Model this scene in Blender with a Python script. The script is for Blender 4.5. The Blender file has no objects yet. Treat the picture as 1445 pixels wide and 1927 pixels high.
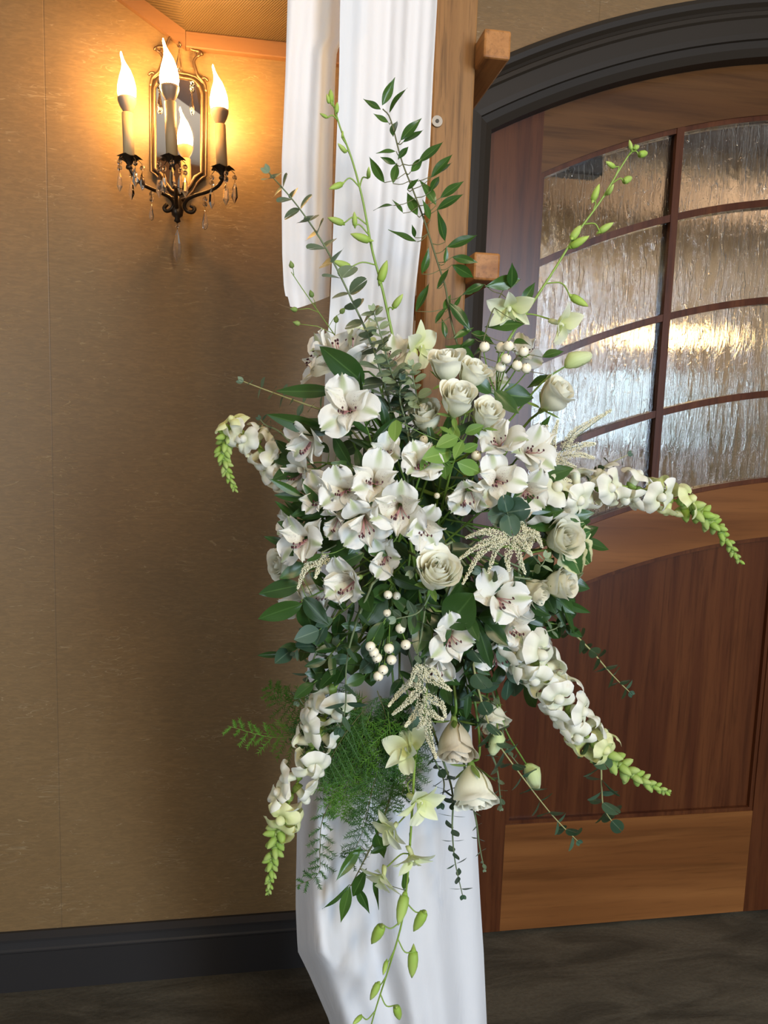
import bpy, math, random
from math import sin, cos, pi, radians, sqrt
from mathutils import Vector, Matrix
random.seed(7)
S = bpy.context.scene
COL = S.collection

# ------------------------------------------------------------------ camera, light, exposure
W, H, F = 1445.0, 1927.0, 1450.0
CAM = Vector((0, -2.05, 1.57))
yaw, pitch, roll = radians(9.64), radians(7.01), radians(1.88)
_f = Vector((sin(yaw)*cos(pitch), cos(yaw)*cos(pitch), -sin(pitch)))
_r = Vector((cos(yaw), -sin(yaw), 0)); _u = _r.cross(_f)
RV = cos(roll)*_r + sin(roll)*_u
UV_ = -sin(roll)*_r + cos(roll)*_u
FV = _f
cd = bpy.data.cameras.new('camera'); cam = bpy.data.objects.new('camera', cd); COL.objects.link(cam)
cd.sensor_fit = 'HORIZONTAL'; cd.sensor_width = 36; cd.lens = 36*F/W; cd.clip_start = .02
cam.matrix_world = Matrix(((RV.x, UV_.x, -FV.x, CAM.x), (RV.y, UV_.y, -FV.y, CAM.y), (RV.z, UV_.z, -FV.z, CAM.z), (0, 0, 0, 1)))
S.camera = cam

def pt(px, py, Y=0.0):
    d = RV*((px-W/2)/F) + UV_*(-(py-H/2)/F) + FV
    return CAM + d*((Y-CAM.y)/d.y)
def mpp(p):                                   # metres that one photo pixel spans at point p
    return (p-CAM).dot(FV)/F

w = bpy.data.worlds.new('world'); S.world = w; w.use_nodes = True
w.node_tree.nodes['Background'].inputs[0].default_value = (1.0, .95, .88, 1)
w.node_tree.nodes['Background'].inputs[1].default_value = .10

def area(name, loc, target, sx, sy, power, color):
    l = bpy.data.lights.new(name, 'AREA'); l.shape = 'RECTANGLE'; l.size = sx; l.size_y = sy; l.energy = power; l.color = color
    o = bpy.data.objects.new(name, l); COL.objects.link(o); o.location = loc
    o.rotation_euler = (Vector(target)-Vector(loc)).to_track_quat('-Z', 'Y').to_euler()
    return o
area('window_daylight', (2.15, -4.7, 1.85), (.4, -.6, .9), .9, 2.0, 112, (.66, .81, 1.0))
area('left_cool_fill', (-2.9, -4.6, 1.5), (.0, -.4, .8), 1.6, 1.8, 44, (.74, .86, 1.0))  # added cool fill for the lower left wall and flowers, not a window
l = bpy.data.lights.new('chandelier_light', 'POINT'); l.energy = 58; l.color = (1.0, .77, .46); l.shadow_soft_size = .22
o = bpy.data.objects.new('chandelier_light', l); COL.objects.link(o); o.location = (.65, -3.1, 2.55)
vs = S.view_settings
vs.view_transform = 'Standard'; vs.look = 'None'; vs.exposure = 0.55; vs.gamma = 1.0; vs.use_curve_mapping = False

cy = S.cycles
cy.max_bounces = 7; cy.diffuse_bounces = 3; cy.glossy_bounces = 3; cy.transmission_bounces = 7; cy.transparent_max_bounces = 4
cy.caustics_reflective = False; cy.caustics_refractive = False

# ------------------------------------------------------------------ material helpers
class NT:
    def __init__(s, name):
        s.m = bpy.data.materials.new(name); s.m.use_nodes = True; s.t = s.m.node_tree; s.t.nodes.clear()
        s.out = s.t.nodes.new('ShaderNodeOutputMaterial')
    def n(s, typ, **kw):
        x = s.t.nodes.new('ShaderNode'+typ)
        for k, v in kw.items():
            if k.startswith('i_'):
                key = k[2:]; key = int(key) if key.isdigit() else key.replace('_', ' ')
                s.put(x.inputs[key], v)
            else: setattr(x, k, v)
        return x
    def put(s, sock, v):
        if isinstance(v, bpy.types.NodeSocket): s.t.links.new(v, sock)
        elif isinstance(v, bpy.types.Node): s.t.links.new(v.outputs[0], sock)
        else:
            if isinstance(v, (tuple, list)) and len(v) == 3 and sock.type == 'RGBA': v = (*v, 1)
            sock.default_value = v
    def math(s, op, a, b=0.0, c=0.0, clamp=False):
        x = s.n('Math', operation=op, use_clamp=clamp)
        s.put(x.inputs[0], a); s.put(x.inputs[1], b); s.put(x.inputs[2], c); return x.outputs[0]
    def mix(s, fac, a, b, blend='MIX'):
        x = s.n('Mix', data_type='RGBA', blend_type=blend); s.put(x.inputs[0], fac); s.put(x.inputs[6], a); s.put(x.inputs[7], b); return x.outputs[2]
    def ramp(s, v, lo, hi):
        x = s.n('MapRange', interpolation_type='SMOOTHSTEP'); s.put(x.inputs[0], v); x.inputs[1].default_value = lo; x.inputs[2].default_value = hi; return x.outputs[0]
    def coord(s, which='Object', scale=(1, 1, 1), rot=(0, 0, 0)):
        c = s.n('TexCoord'); m = s.n('Mapping'); s.put(m.inputs[0], c.outputs[which]); m.inputs[3].default_value = scale; m.inputs[2].default_value = rot; return m.outputs[0]
    def noise(s, vec, scale, detail=3, rough=.5, dist=0):
        x = s.n('TexNoise'); s.put(x.inputs['Vector'], vec); x.inputs['Scale'].default_value = scale; x.inputs['Detail'].default_value = detail
        x.inputs['Roughness'].default_value = rough; x.inputs['Distortion'].default_value = dist; return x.outputs[0]
    def bump(s, h, strength, dist=.002):
        x = s.n('Bump'); s.put(x.inputs['Height'], h); x.inputs['Strength'].default_value = strength; x.inputs['Distance'].default_value = dist; return x.outputs[0]
    def bsdf(s, color, rough=.5, metal=0, normal=None, spec=.5, trans=0, coat=0, ior=1.45, sheen=0):
        p = s.n('BsdfPrincipled'); s.put(p.inputs['Base Color'], color); s.put(p.inputs['Roughness'], rough); p.inputs['Metallic'].default_value = metal
        p.inputs['Specular IOR Level'].default_value = spec; p.inputs['Transmission Weight'].default_value = trans; p.inputs['Coat Weight'].default_value = coat
        p.inputs['IOR'].default_value = ior; p.inputs['Sheen Weight'].default_value = sheen
        if normal is not None: s.put(p.inputs['Normal'], normal)
        return p.outputs[0]
    def done(s, shader): s.put(s.out.inputs[0], shader); return s.m
    def thin(s, color, rough, transl, tcol=None, normal=None, spec=.3):
        a = s.bsdf(color, rough, spec=spec, normal=normal); t = s.n('BsdfTranslucent'); s.put(t.inputs[0], tcol if tcol is not None else color)
        m = s.n('MixShader'); m.inputs[0].default_value = transl; s.put(m.inputs[1], a); s.put(m.inputs[2], t); return m.outputs[0]

def m_plain(name, c, rough=.5, **k):
    t = NT(name); return t.done(t.bsdf(c, rough, **k))
def m_wall(name, gain=1.0):
    t = NT(name)
    fib = t.noise(t.coord('Object', (26, 1, 130)), 1.0, 5, .65, 1.6)
    fib2 = t.noise(t.coord('Object', (16, 1, 58)), 1.0, 3, .55, 2.6)
    fil = t.math('SUBTRACT', 1, t.ramp(t.math('ABSOLUTE', t.math('SUBTRACT', t.noise(t.coord('Object', (10, 1, 62)), 1.0, 2, .5, 1.0), .5)), .003, .014))
    fil = t.math('MULTIPLY', fil, t.ramp(t.noise(t.coord('Object', (7, 1, 11)), 1.0, 2), .5, .66))
    blot = t.noise(t.coord('Object', (1, 1, 1)), 2.2, 4, .6)
    strand = t.math('MAXIMUM', t.ramp(fib2, .66, .74), fil)
    c = t.mix(blot, (.224*gain, .130*gain, .053*gain), (.295*gain, .180*gain, .077*gain))
    c = t.mix(t.ramp(fib, .35, .7), t.mix(.30, c, (.09, .06, .03)), c)
    c = t.mix(t.math('MULTIPLY', strand, .45), c, (.46*gain, .33*gain, .17*gain))
    # paper seams every 0.69 m
    sx = t.n('SeparateXYZ'); t.put(sx.inputs[0], t.coord('Object'))
    m = t.math('PINGPONG', t.math('ADD', sx.outputs[0], .502+6.9), .345)
    seam = t.math('SUBTRACT', 1, t.ramp(m, 0.0, .0022))
    c = t.mix(t.math('MULTIPLY', seam, .35), c, (.10, .07, .04))
    hgt = t.math('ADD', t.math('MULTIPLY', fib, .6), t.math('MULTIPLY', strand, .7))
    hgt = t.math('SUBTRACT', hgt, t.math('MULTIPLY', seam, 1.2))
    return t.done(t.bsdf(c, .42, normal=t.bump(hgt, .35, .0015), spec=.42))
def m_wood(name, dark, light, axis='Z', scale=1.0, rough=.35, coat=0.0, figure=.5, spec=.32):
    t = NT(name)
    st = {'Z': (38, 38, 2.0), 'X': (2.0, 38, 38), 'Y': (38, 2, 38)}[axis]
    st = tuple(a*scale for a in st)
    g = t.noise(t.coord('Object', st), 1.0, 6, .62, .6)
    big = t.noise(t.coord('Object', tuple(a*.16 for a in st)), 1.0, 3, .5, 1.5)
    fine = t.noise(t.coord('Object', tuple(a*4 for a in st)), 1.0, 2, .5)
    c = t.mix(t.ramp(big, .3, .7), dark, light)
    c = t.mix(t.math('MULTIPLY', t.ramp(g, .45, .75), figure), c, tuple(x*.42 for x in dark))
    c = t.mix(t.math('MULTIPLY', t.ramp(fine, .55, .8), .35), c, tuple(x*.5 for x in dark))
    return t.done(t.bsdf(c, rough, coat=coat, spec=spec, normal=t.bump(fine, .08, .0006)))
def m_petal(name, base, tip, edge_green=0.0, speckle=0.0, pink=0.0, transl=.28, veins=.15, warm=(.97, .91, .76), warm_amt=.35):
    t = NT(name)
    uv = t.n('TexCoord').outputs['UV']; sp = t.n('SeparateXYZ'); t.put(sp.inputs[0], uv); u, v = sp.outputs[0], sp.outputs[1]
    inf = t.n('ObjectInfo')
    c = t.mix(v, base, tip)
    c = t.mix(t.math('MULTIPLY', inf.outputs['Random'], warm_amt), c, warm, 'MULTIPLY')
    mp = t.n('Mapping'); t.put(mp.inputs[0], uv); mp.inputs[3].default_value = (26, 1.3, 1)
    vein = t.noise(mp.outputs[0], 1.0, 2)
    c = t.mix(t.math('MULTIPLY', t.ramp(vein, .5, .75), veins), c, tuple(x*.72 for x in base))
    au = t.math('ABSOLUTE', t.math('SUBTRACT', u, .5))
    if edge_green:
        g = t.math('MULTIPLY', t.math('SUBTRACT', 1, t.ramp(au, .03, .17)), t.ramp(v, .45, .85))
        c = t.mix(t.math('MULTIPLY', g, edge_green), c, (.33, .44, .07))
    if pink:
        c = t.mix(t.math('MULTIPLY', t.math('SUBTRACT', 1, t.ramp(v, .18, .5)), pink), c, (.50, .20, .22))
    if speckle:
        mp2 = t.n('Mapping'); t.put(mp2.inputs[0], uv); mp2.inputs[3].default_value = (34, 13, 1)
        s = t.ramp(t.noise(mp2.outputs[0], 1.0, 0), .66, .71)
        band = t.math('MULTIPLY', t.ramp(v, .2, .38), t.math('SUBTRACT', 1, t.ramp(v, .66, .84)))
        inner = t.math('SUBTRACT', 1, t.ramp(au, .22, .42))
        c = t.mix(t.math('MULTIPLY', t.math('MULTIPLY', s, band), t.math('MULTIPLY', inner, speckle)), c, (.20, .045, .05))
    return t.done(t.thin(c, .5, transl, c, normal=t.bump(vein, .15, .0006)))
def m_leaf(name, a, b, rib, rough=.35, transl=.12, edge=None, spec=.5):
    t = NT(name)
    uv = t.n('TexCoord').outputs['UV']; sp = t.n('SeparateXYZ'); t.put(sp.inputs[0], uv); u, v = sp.outputs[0], sp.outputs[1]
    inf = t.n('ObjectInfo')
    c = t.mix(inf.outputs['Random'], a, b)
    au = t.math('ABSOLUTE', t.math('SUBTRACT', u, .5))
    nz = t.noise(t.coord('Object', (60, 60, 60)), 1.0, 3)
    c = t.mix(t.math('MULTIPLY', nz, .35), c, tuple(x*.45 for x in a))
    c = t.mix(t.math('MULTIPLY', t.math('SUBTRACT', 1, t.ramp(au, .0, .05)), .6), c, rib)
    if edge is not None: c = t.mix(t.ramp(t.math('ADD', au, t.math('MULTIPLY', nz, .16)), .40, .47), c, edge)
    mp = t.n('Mapping'); t.put(mp.inputs[0], uv); mp.inputs[3].default_value = (22, 2.0, 1)
    return t.done(t.thin(c, rough, transl, t.mix(.5, c, (.30, .45, .03)), normal=t.bump(t.noise(mp.outputs[0], 1, 2), .2, .0006), spec=spec))

M = {}
M['wall'] = m_wall('wallpaper', .93)
M['trim'] = m_plain('dark_painted_trim', (.030, .022, .015), .5, spec=.22)
M['base'] = m_plain('dark_baseboard_paint', (.028, .025, .024), .38)
M['door_v'] = m_wood('door_wood_vertical', (.074, .021, .008), (.122, .039, .013), 'Z', 1.5, .30, 0, .6)
M['door_h'] = m_wood('door_wood_horizontal', (.165, .058, .016), (.30, .118, .034), 'X', .9, .30, 0, .45)
M['door_t'] = m_wood('door_top_rail_wood', (.085, .033, .010), (.145, .062, .018), 'X', .9, .30, 0, .65)
M['post'] = m_wood('arch_post_wood', (.21, .096, .030), (.33, .162, .054), 'Z', 3.0, .5, 0, .85)
M['bar'] = m_wood('arch_bar_wood', (.30, .115, .030), (.44, .19, .055), 'Y', 2.6, .45, 0, .7)
M['rail'] = m_wood('trim_wood', (.17, .080, .036), (.24, .12, .055), 'X', 1.0, .45, 0, .25)
M['beam'] = m_wood('beam_wood', (.22, .10, .04), (.30, .14, .06), 'X', 1.0, .5, 0, .4)
M['white_ceiling'] = m_plain('white_ceiling', (.72, .68, .62), .8)
M['steel'] = m_plain('steel', (.20, .19, .18), .45, metal=1)
M['black_metal'] = m_plain('black_metal', (.02, .018, .016), .4, metal=.3)
M['bronze'] = m_plain('dark_bronze', (.055, .036, .022), .38, metal=.75)
M['frame_bronze'] = m_plain('aged_bronze_frame', (.20, .12, .065), .35, metal=.8)
M['mirror'] = m_plain('mirror_glass', (.80, .74, .68), .025, metal=1)
M['sleeve'] = m_plain('ivory_candle_sleeve', (.50, .35, .18), .45)
M['socket'] = m_plain('bulb_collar', (.36, .25, .17), .4)
M['crystal'] = m_plain('crystal', (1, 1, 1), .0, trans=1, ior=1.52)
def m_soffit():
    t = NT('woven_soffit')
    wv = t.n('TexWave', wave_type='BANDS', bands_direction='DIAGONAL'); t.put(wv.inputs[0], t.coord('Object', (1, 1, 1), (0, 0, radians(20)))); wv.inputs['Scale'].default_value = 85
    wv.inputs['Distortion'].default_value = 1.2; wv.inputs['Detail'].default_value = 2
    c = t.mix(wv.outputs[1], (.055, .032, .013), (.115, .072, .030))
    return t.done(t.bsdf(c, .6, normal=t.bump(wv.outputs[1], .4, .002)))
M['soffit'] = m_soffit()
def m_floor():
    t = NT('dark_carpet_floor')
    a = t.noise(t.coord('Object', (2.2, 7, 1), (0, 0, radians(35))), 1.4, 5, .6, .8)
    b = t.noise(t.coord('Object', (90, 90, 1)), 1, 3)
    c = t.mix(t.ramp(a, .3, .7), (.065, .054, .037), (.150, .126, .088))
    c = t.mix(t.math('MULTIPLY', b, .5), c, (.03, .025, .016))
    return t.done(t.bsdf(c, .75, normal=t.bump(t.math('ADD', a, t.math('MULTIPLY', b, .4)), .5, .006), spec=.3))
M['floor'] = m_floor()
def m_rain():
    t = NT('rain_glass')
    a = t.noise(t.coord('Object', (40, 1, 6)), 1, 5, .65, 2.0)
    b = t.noise(t.coord('Object', (9, 1, 5)), 1, 2, .5, .8)
    dr = t.ramp(t.noise(t.coord('Object', (75, 1, 9)), 1, 2, .5, 1.2), .56, .64)
    pk = t.ramp(t.noise(t.coord('Object', (120, 1, 70)), 1, 1, .5, .5), .68, .74)
    h = t.math('ADD', t.math('ADD', t.math('MULTIPLY', a, .7), b), t.math('ADD', t.math('MULTIPLY', dr, .28), t.math('MULTIPLY', pk, .22)))
    return t.done(t.bsdf((.93, .93, .92), .03, normal=t.bump(h, .42, .006), trans=1, ior=1.45))
M['glass'] = m_rain()
def m_cloth():
    t = NT('white_chiffon')
    n = t.noise(t.coord('Object', (14, 14, 5)), 1, 3, .55, .8)
    wv = t.noise(t.coord('Object', (900, 900, 900)), 1, 1)
    h = t.math('ADD', n, t.math('MULTIPLY', wv, .03))
    return t.done(t.thin((.80, .79, .79), .75, .13, (.78, .76, .74), normal=t.bump(h, .35, .012), spec=.2))
M['cloth'] = m_cloth()
def m_emit(name, c, s):
    t = NT(name); e = t.n('Emission'); e.inputs[0].default_value = (*c, 1); e.inputs[1].default_value = s; return t.done(e.outputs[0])
M['bulb'] = m_emit('lit_bulb', (1.0, .57, .19), 140)
# flowers and leaves
WH = (.86, .84, .76)
M['tepal_outer'] = m_petal('alstroemeria_outer_tepal', (.86, .86, .68), (.94, .93, .90), edge_green=.62, pink=.0, veins=.16, warm_amt=.28)
M['tepal_inner'] = m_petal('alstroemeria_inner_tepal', (.86, .80, .62), (.93, .91, .84), edge_green=.15, speckle=.6, pink=.22, veins=.2, warm_amt=.28)
M['rose'] = m_petal('cream_rose_petal', (.93, .92, .62), (.97, .95, .82), veins=.04, warm_amt=.15, transl=.22)
M['rose_tan'] = m_petal('faded_rose_petal', (.70, .62, .40), (.80, .72, .58), veins=.3, warm_amt=.3, transl=.22)
M['snap'] = m_petal('snapdragon_petal', (.86, .88, .60), (.94, .92, .85), veins=.10, warm_amt=.3)
M['snap_young'] = m_petal('young_snapdragon_petal', (.70, .78, .30), (.88, .88, .52), veins=.12, warm_amt=.3)
M['snap_bud'] = m_petal('snapdragon_bud', (.28, .42, .06), (.62, .70, .26), veins=.2, warm=(.75, .95, .45), warm_amt=.8)
M['orchid'] = m_petal('orchid_petal', (.76, .82, .42), (.91, .92, .80), veins=.12, warm=(.97, .98, .66), warm_amt=.7)
M['orchid_bud'] = m_petal('orchid_bud', (.30, .46, .07), (.56, .68, .20), veins=.15, warm=(.85, .95, .5), warm_amt=.6, transl=.15)
M['lis_bud'] = m_petal('lisianthus_bud', (.50, .62, .22), (.80, .84, .56), veins=.2, transl=.15)
M['berry'] = m_plain('white_berry', (.90, .82, .62), .28)
M['berry_tip'] = m_plain('berry_tip', (.05, .03, .02), .5)
M['anther'] = m_plain('maroon_anther', (.07, .018, .022), .6)
M['filament'] = m_plain('pink_filament', (.52, .26, .26), .5)
M['stem'] = m_plain('green_stem', (.13, .23, .035), .45)
M['stem_orchid'] = m_plain('orchid_stem', (.24, .36, .06), .4)
M['stem_grey'] = m_plain('grey_green_stem', (.15, .19, .09), .5)
M['stem_pale'] = m_plain('pale_yellow_stem', (.38, .36, .15), .5)
M['stem_brown'] = m_plain('brown_green_stem', (.12, .12, .04), .5)
M['sepal'] = m_leaf('sepal_green', (.20, .33, .06), (.34, .44, .12), (.40, .5, .15), .5, .15)
M['ruscus'] = m_leaf('ruscus_leaf', (.022, .072, .012), (.065, .145, .024), (.13, .24, .05), .26, .12)
M['leaf'] = m_leaf('broad_green_leaf', (.015, .050, .010), (.048, .115, .022), (.08, .16, .04), .30, .12)
M['leaf_bright'] = m_leaf('young_green_leaf', (.13, .27, .045), (.27, .42, .09), (.36, .5, .15), .4, .2)
M['euc'] = m_leaf('eucalyptus_leaf', (.085, .135, .080), (.23, .30, .18), (.34, .40, .26), .5, .12)
M['euc_dark'] = m_leaf('dark_eucalyptus_leaf', (.030, .075, .044), (.085, .150, .085), (.18, .25, .16), .45, .1)
M['euc_pale'] = m_leaf('pale_eucalyptus_leaf', (.27, .35, .19), (.44, .52, .31), (.42, .48, .3), .55, .18)
M['ivy'] = m_leaf('variegated_ivy_leaf', (.05, .14, .03), (.07, .18, .05), (.4, .5, .2), .4, .1, edge=(.72, .72, .42))
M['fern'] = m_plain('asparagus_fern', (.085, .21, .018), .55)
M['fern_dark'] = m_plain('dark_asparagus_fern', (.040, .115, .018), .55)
M['astilbe'] = m_plain('cream_astilbe', (.94, .89, .64), .7)
M['foam'] = m_plain('floral_foam', (.03, .075, .025), .9)

# ------------------------------------------------------------------ mesh helpers
WM = {}
def mk(name, verts, faces, mat, uvs=None, smooth=True):
    me = bpy.data.meshes.new(name); me.from_pydata([tuple(v) for v in verts], [], faces)
    if smooth: me.polygons.foreach_set('use_smooth', [True]*len(me.polygons))
    for m in (mat if isinstance(mat, (list, tuple)) else [mat]): me.materials.append(m)
    if uvs is not None:
        ul = me.uv_layers.new(name='UVMap'); vi = [0]*len(me.loops); me.loops.foreach_get('vertex_index', vi)
        flat = []
        for i in vi: flat += [uvs[i][0], uvs[i][1]]
        ul.data.foreach_set('uv', flat)
    me.update(); return me
def add(name, me, parent=None, world=None, label=None, kind=None):
    o = bpy.data.objects.new(name, me); COL.objects.link(o)
    world = world if world is not None else Matrix.Identity(4)
    if parent is not None:
        o.parent = parent; o.matrix_basis = WM[parent.name].inverted() @ world
    else: o.matrix_basis = world
    WM[o.name] = world
    if label: o['label'] = label
    if kind: o['kind'] = kind
    return o
def thing(name, label, cat, loc=(0, 0, 0), group=None):
    o = add(name, None, None, Matrix.Translation(Vector(loc))); o['label'] = label; o['category'] = cat
    o.empty_display_size = .02
    if group: o['group'] = group
    return o
def structure(o): o['kind'] = 'structure'; return o
def tag(o, label, cat, group=None):
    o['label'] = label; o['category'] = cat
    if group: o['group'] = group
    return o

def box(x0, x1, y0, y1, z0, z1, b=0.0):
    """box with chamfered vertical-and-horizontal edges when b > 0"""
    if b <= 0:
        v = [(x, y, z) for x in (x0, x1) for y in (y0, y1) for z in (z0, z1)]
        return v, [(0, 1, 3, 2), (4, 6, 7, 5), (0, 4, 5, 1), (2, 3, 7, 6), (0, 2, 6, 4), (1, 5, 7, 3)]
    import bmesh
    bm = bmesh.new(); bmesh.ops.create_cube(bm, size=1)
    for q in bm.verts: q.co = Vector(((x0+x1)/2+q.co.x*(x1-x0), (y0+y1)/2+q.co.y*(y1-y0), (z0+z1)/2+q.co.z*(z1-z0)))
    bmesh.ops.bevel(bm, geom=bm.edges[:], offset=b, segments=2, affect='EDGES', profile=.5)
    bm.verts.index_update(); v = [q.co.copy() for q in bm.verts]; f = [[q.index for q in g.verts] for g in bm.faces]; bm.free(); return v, f
def join(parts):
    V, Fc, U = [], [], []
    for p in parts:
        o = len(V); V += list(p[0]); Fc += [tuple(i+o for i in f) for f in p[1]]
        U += list(p[2]) if len(p) > 2 and p[2] else [(0, 0)]*len(p[0])
    return V, Fc, U
def slab(x0, x1, zlo, zhi, y0, y1, n=1):
    zl = zlo if callable(zlo) else (lambda x: zlo); zh = zhi if callable(zhi) else (lambda x: zhi)
    V, Fc = [], []
    for i in range(n+1):
        x = x0+(x1-x0)*i/n
        V += [(x, y0, zl(x)), (x, y0, zh(x)), (x, y1, zh(x)), (x, y1, zl(x))]
    for i in range(n):
        a = 4*i; b = a+4
        for k in range(4): Fc.append((a+k, a+(k+1) % 4, b+(k+1) % 4, b+k))
    Fc += [(3, 2, 1, 0), (4*n, 4*n+1, 4*n+2, 4*n+3)]
    return V, Fc
def catmull(pts, n):
    P = [Vector(p) for p in pts]
    if len(P) < 2: return P
    P = [P[0]*2-P[1]]+P+[P[-1]*2-P[-2]]
    seg = len(P)-3; out = []
    for i in range(n+1):
        s = i/n*seg; k = min(int(s), seg-1); t = s-k
        a, b, c, d = P[k:k+4]
        out.append(.5*((2*b)+(c-a)*t+(2*a-5*b+4*c-d)*t*t+(3*b-a-3*c+d)*t**3))
    return out
def tube(pts, r0, r1=None, ns=6, cap=True):
    r1 = r0 if r1 is None else r1
    V, Fc, U = [], [], []; n = len(pts); prev = None
    for i, p in enumerate(pts):
        p = Vector(p); t = (Vector(pts[min(i+1, n-1)])-Vector(pts[max(i-1, 0)]))
        if t.length < 1e-9: t = Vector((0, 0, 1))
        t.normalize()
        if prev is None: prev = t.orthogonal().normalized()
        a = (prev-t*prev.dot(t)); a = a.normalized() if a.length > 1e-6 else t.orthogonal().normalized(); prev = a; b = t.cross(a)
        r = r0+(r1-r0)*i/max(1, n-1)
        for k in range(ns):
            an = 2*pi*k/ns; V.append(p+(a*cos(an)+b*sin(an))*r); U.append((k/ns, i/max(1, n-1)))
    for i in range(n-1):
        for k in range(ns): Fc.append((i*ns+k, i*ns+(k+1) % ns, (i+1)*ns+(k+1) % ns, (i+1)*ns+k))
    if cap: Fc.append(tuple(range(ns-1, -1, -1))); Fc.append(tuple((n-1)*ns+k for k in range(ns)))
    return V, Fc, U
def lathe(prof, ns=12, ax=lambda z: (0, 0), flat=1.0):
    """prof: list of (r, z); axis offset ax(z)"""
    V, Fc, U = [], [], []; n = len(prof)
    for i, (r, z) in enumerate(prof):
        ox, oy = ax(z)
        for k in range(ns):
            a = 2*pi*k/ns; V.append((ox+r*cos(a), oy+r*sin(a)*flat, z)); U.append((k/ns, i/(n-1)))
    for i in range(n-1):
        for k in range(ns): Fc.append((i*ns+k, i*ns+(k+1) % ns, (i+1)*ns+(k+1) % ns, (i+1)*ns+k))
    Fc.append(tuple(range(ns-1, -1, -1))); Fc.append(tuple((n-1)*ns+k for k in range(ns)))
    return V, Fc, U
def grid(nu, nv, fn):
    V, Fc, U = [], [], []
    for j in range(nv+1):
        for i in range(nu+1):
            u = -1+2*i/nu; v = j/nv; V.append(fn(u, v)); U.append(((u+1)/2, v))
    for j in range(nv):
        for i in range(nu):
            a = j*(nu+1)+i; Fc.append((a, a+1, a+nu+2, a+nu+1))
    return V, Fc, U
def frame(o, z, up=None, roll=0.0, s=1.0):
    z = Vector(z).normalized(); up = Vector(up) if up is not None else UV_
    x = up.cross(z)
    if x.length < 1e-4: x = z.orthogonal()
    x.normalize(); y = z.cross(x)
    m = Matrix(((x.x, y.x, z.x, 0), (x.y, y.y, z.y, 0), (x.z, y.z, z.z, 0), (0, 0, 0, 1)))
    sc = s if isinstance(s, (tuple, list)) else (s, s, s)
    return Matrix.Translation(o) @ m @ Matrix.Rotation(roll, 4, 'Z') @ Matrix.Diagonal((*sc, 1))
def smooth(a, b, x):
    t = min(1, max(0, (x-a)/(b-a))); return t*t*(3-2*t)

# ------------------------------------------------------------------ room shell
floor = structure(add('floor', mk('floor', *box(-4, 5, -7, 3.2, -.1, 0), M['floor'], smooth=False)))
CX, RIN, ZIN = 1.73, 2.40, .242          # arch of the door opening: centre x, radius, centre z
def arch_in(x, off=0.0): return ZIN+sqrt(max(1e-6, (RIN+off)**2-(x-CX)**2))
DL, DR = .57, 2*CX-.57
wall_parts = [slab(-3.2, DL, 0, 3.6, 0, .14), slab(DL, DR, lambda x: arch_in(x), 3.6, 0, .14, 40), slab(DR, 5, 0, 3.6, 0, .14)]
structure(add('wall_back', mk('wall_back', *join(wall_parts)[:2], M['wall'], smooth=False)))
# wallpaper-covered room: white ceiling with timber beams (seen in the sconce mirror)
structure(add('wall_front', mk('wall_front', *box(-4, 5, -7.1, -7, 0, 3.6), M['white_ceiling'], smooth=False)))
structure(add('ceiling', mk('ceiling', *box(-4, 5, -7, 0, 3.6, 3.7), M['white_ceiling'], smooth=False)))
for i, (a, b) in enumerate((((-3.5, -1.2), (2.5, -3.6)), ((-3.5, -3.6), (1.5, -5.9)), ((-1.2, -.6), (-3.4, -6.5)))):
    p, q = Vector((*a, 3.5)), Vector((*b, 3.5)); d = q-p
    V, Fc = box(0, d.length, -.09, .09, -.12, .1)
    structure(add('trim_beam_%d' % (i+1), mk('ceiling_beam', V, Fc, M['beam'], smooth=False), None, Matrix.Translation(p) @ Matrix.Rotation(math.atan2(d.y, d.x), 4, 'Z')))
# soffit over the sconce: flat part and the part that rakes up to the left, edged with a wooden strip
SX, SZ = -.176, 2.462
structure(add('ceiling_soffit', mk('ceiling_soffit', *join([
    slab(SX, .30, SZ+.012, SZ+.05, -.55, 0), slab(SX-.75, SX, lambda x: SZ+.012+(SX-x)*.60, lambda x: SZ+.05+(SX-x)*.60, -.55, 0)])[:2], M['soffit'], smooth=False)))
structure(add('trim_1', mk('trim_flat_strip', *box(SX, .30, -.022, -.0, SZ-.026, SZ+.012, .003), M['rail'], smooth=False)))
structure(add('trim_2', mk('trim_raking_strip', *slab(SX-.75, SX, lambda x: SZ-.026+(SX-x)*.60, lambda x: SZ+.014+(SX-x)*.60, -.022, 0), M['rail'], smooth=False)))
# baseboard: profile pushed along x
def moulding(prof, x0, x1):
    V = [(x0, y, z) for y, z in prof]+[(x1, y, z) for y, z in prof]; n = len(prof)
    Fc = [(i, (i+1) % n, n+(i+1) % n, n+i) for i in range(n)]+[tuple(range(n-1, -1, -1)), tuple(range(n, 2*n))]
    return V, Fc
prof = [(0, 0), (-.018, 0), (-.018, .112), (-.021, .116), (-.021, .120), (-.017, .124), (-.014, .143), (-.024, .148), (-.024, .155), (-.008, .166), (0, .166)]
structure(add('baseboard_back', mk('baseboard', *moulding(prof, -3.2, DL-.10), M['base'], smooth=False)))
structure(add('baseboard_right', mk('baseboard', *moulding(prof, DR+.10, 5), M['base'], smooth=False)))
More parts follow.
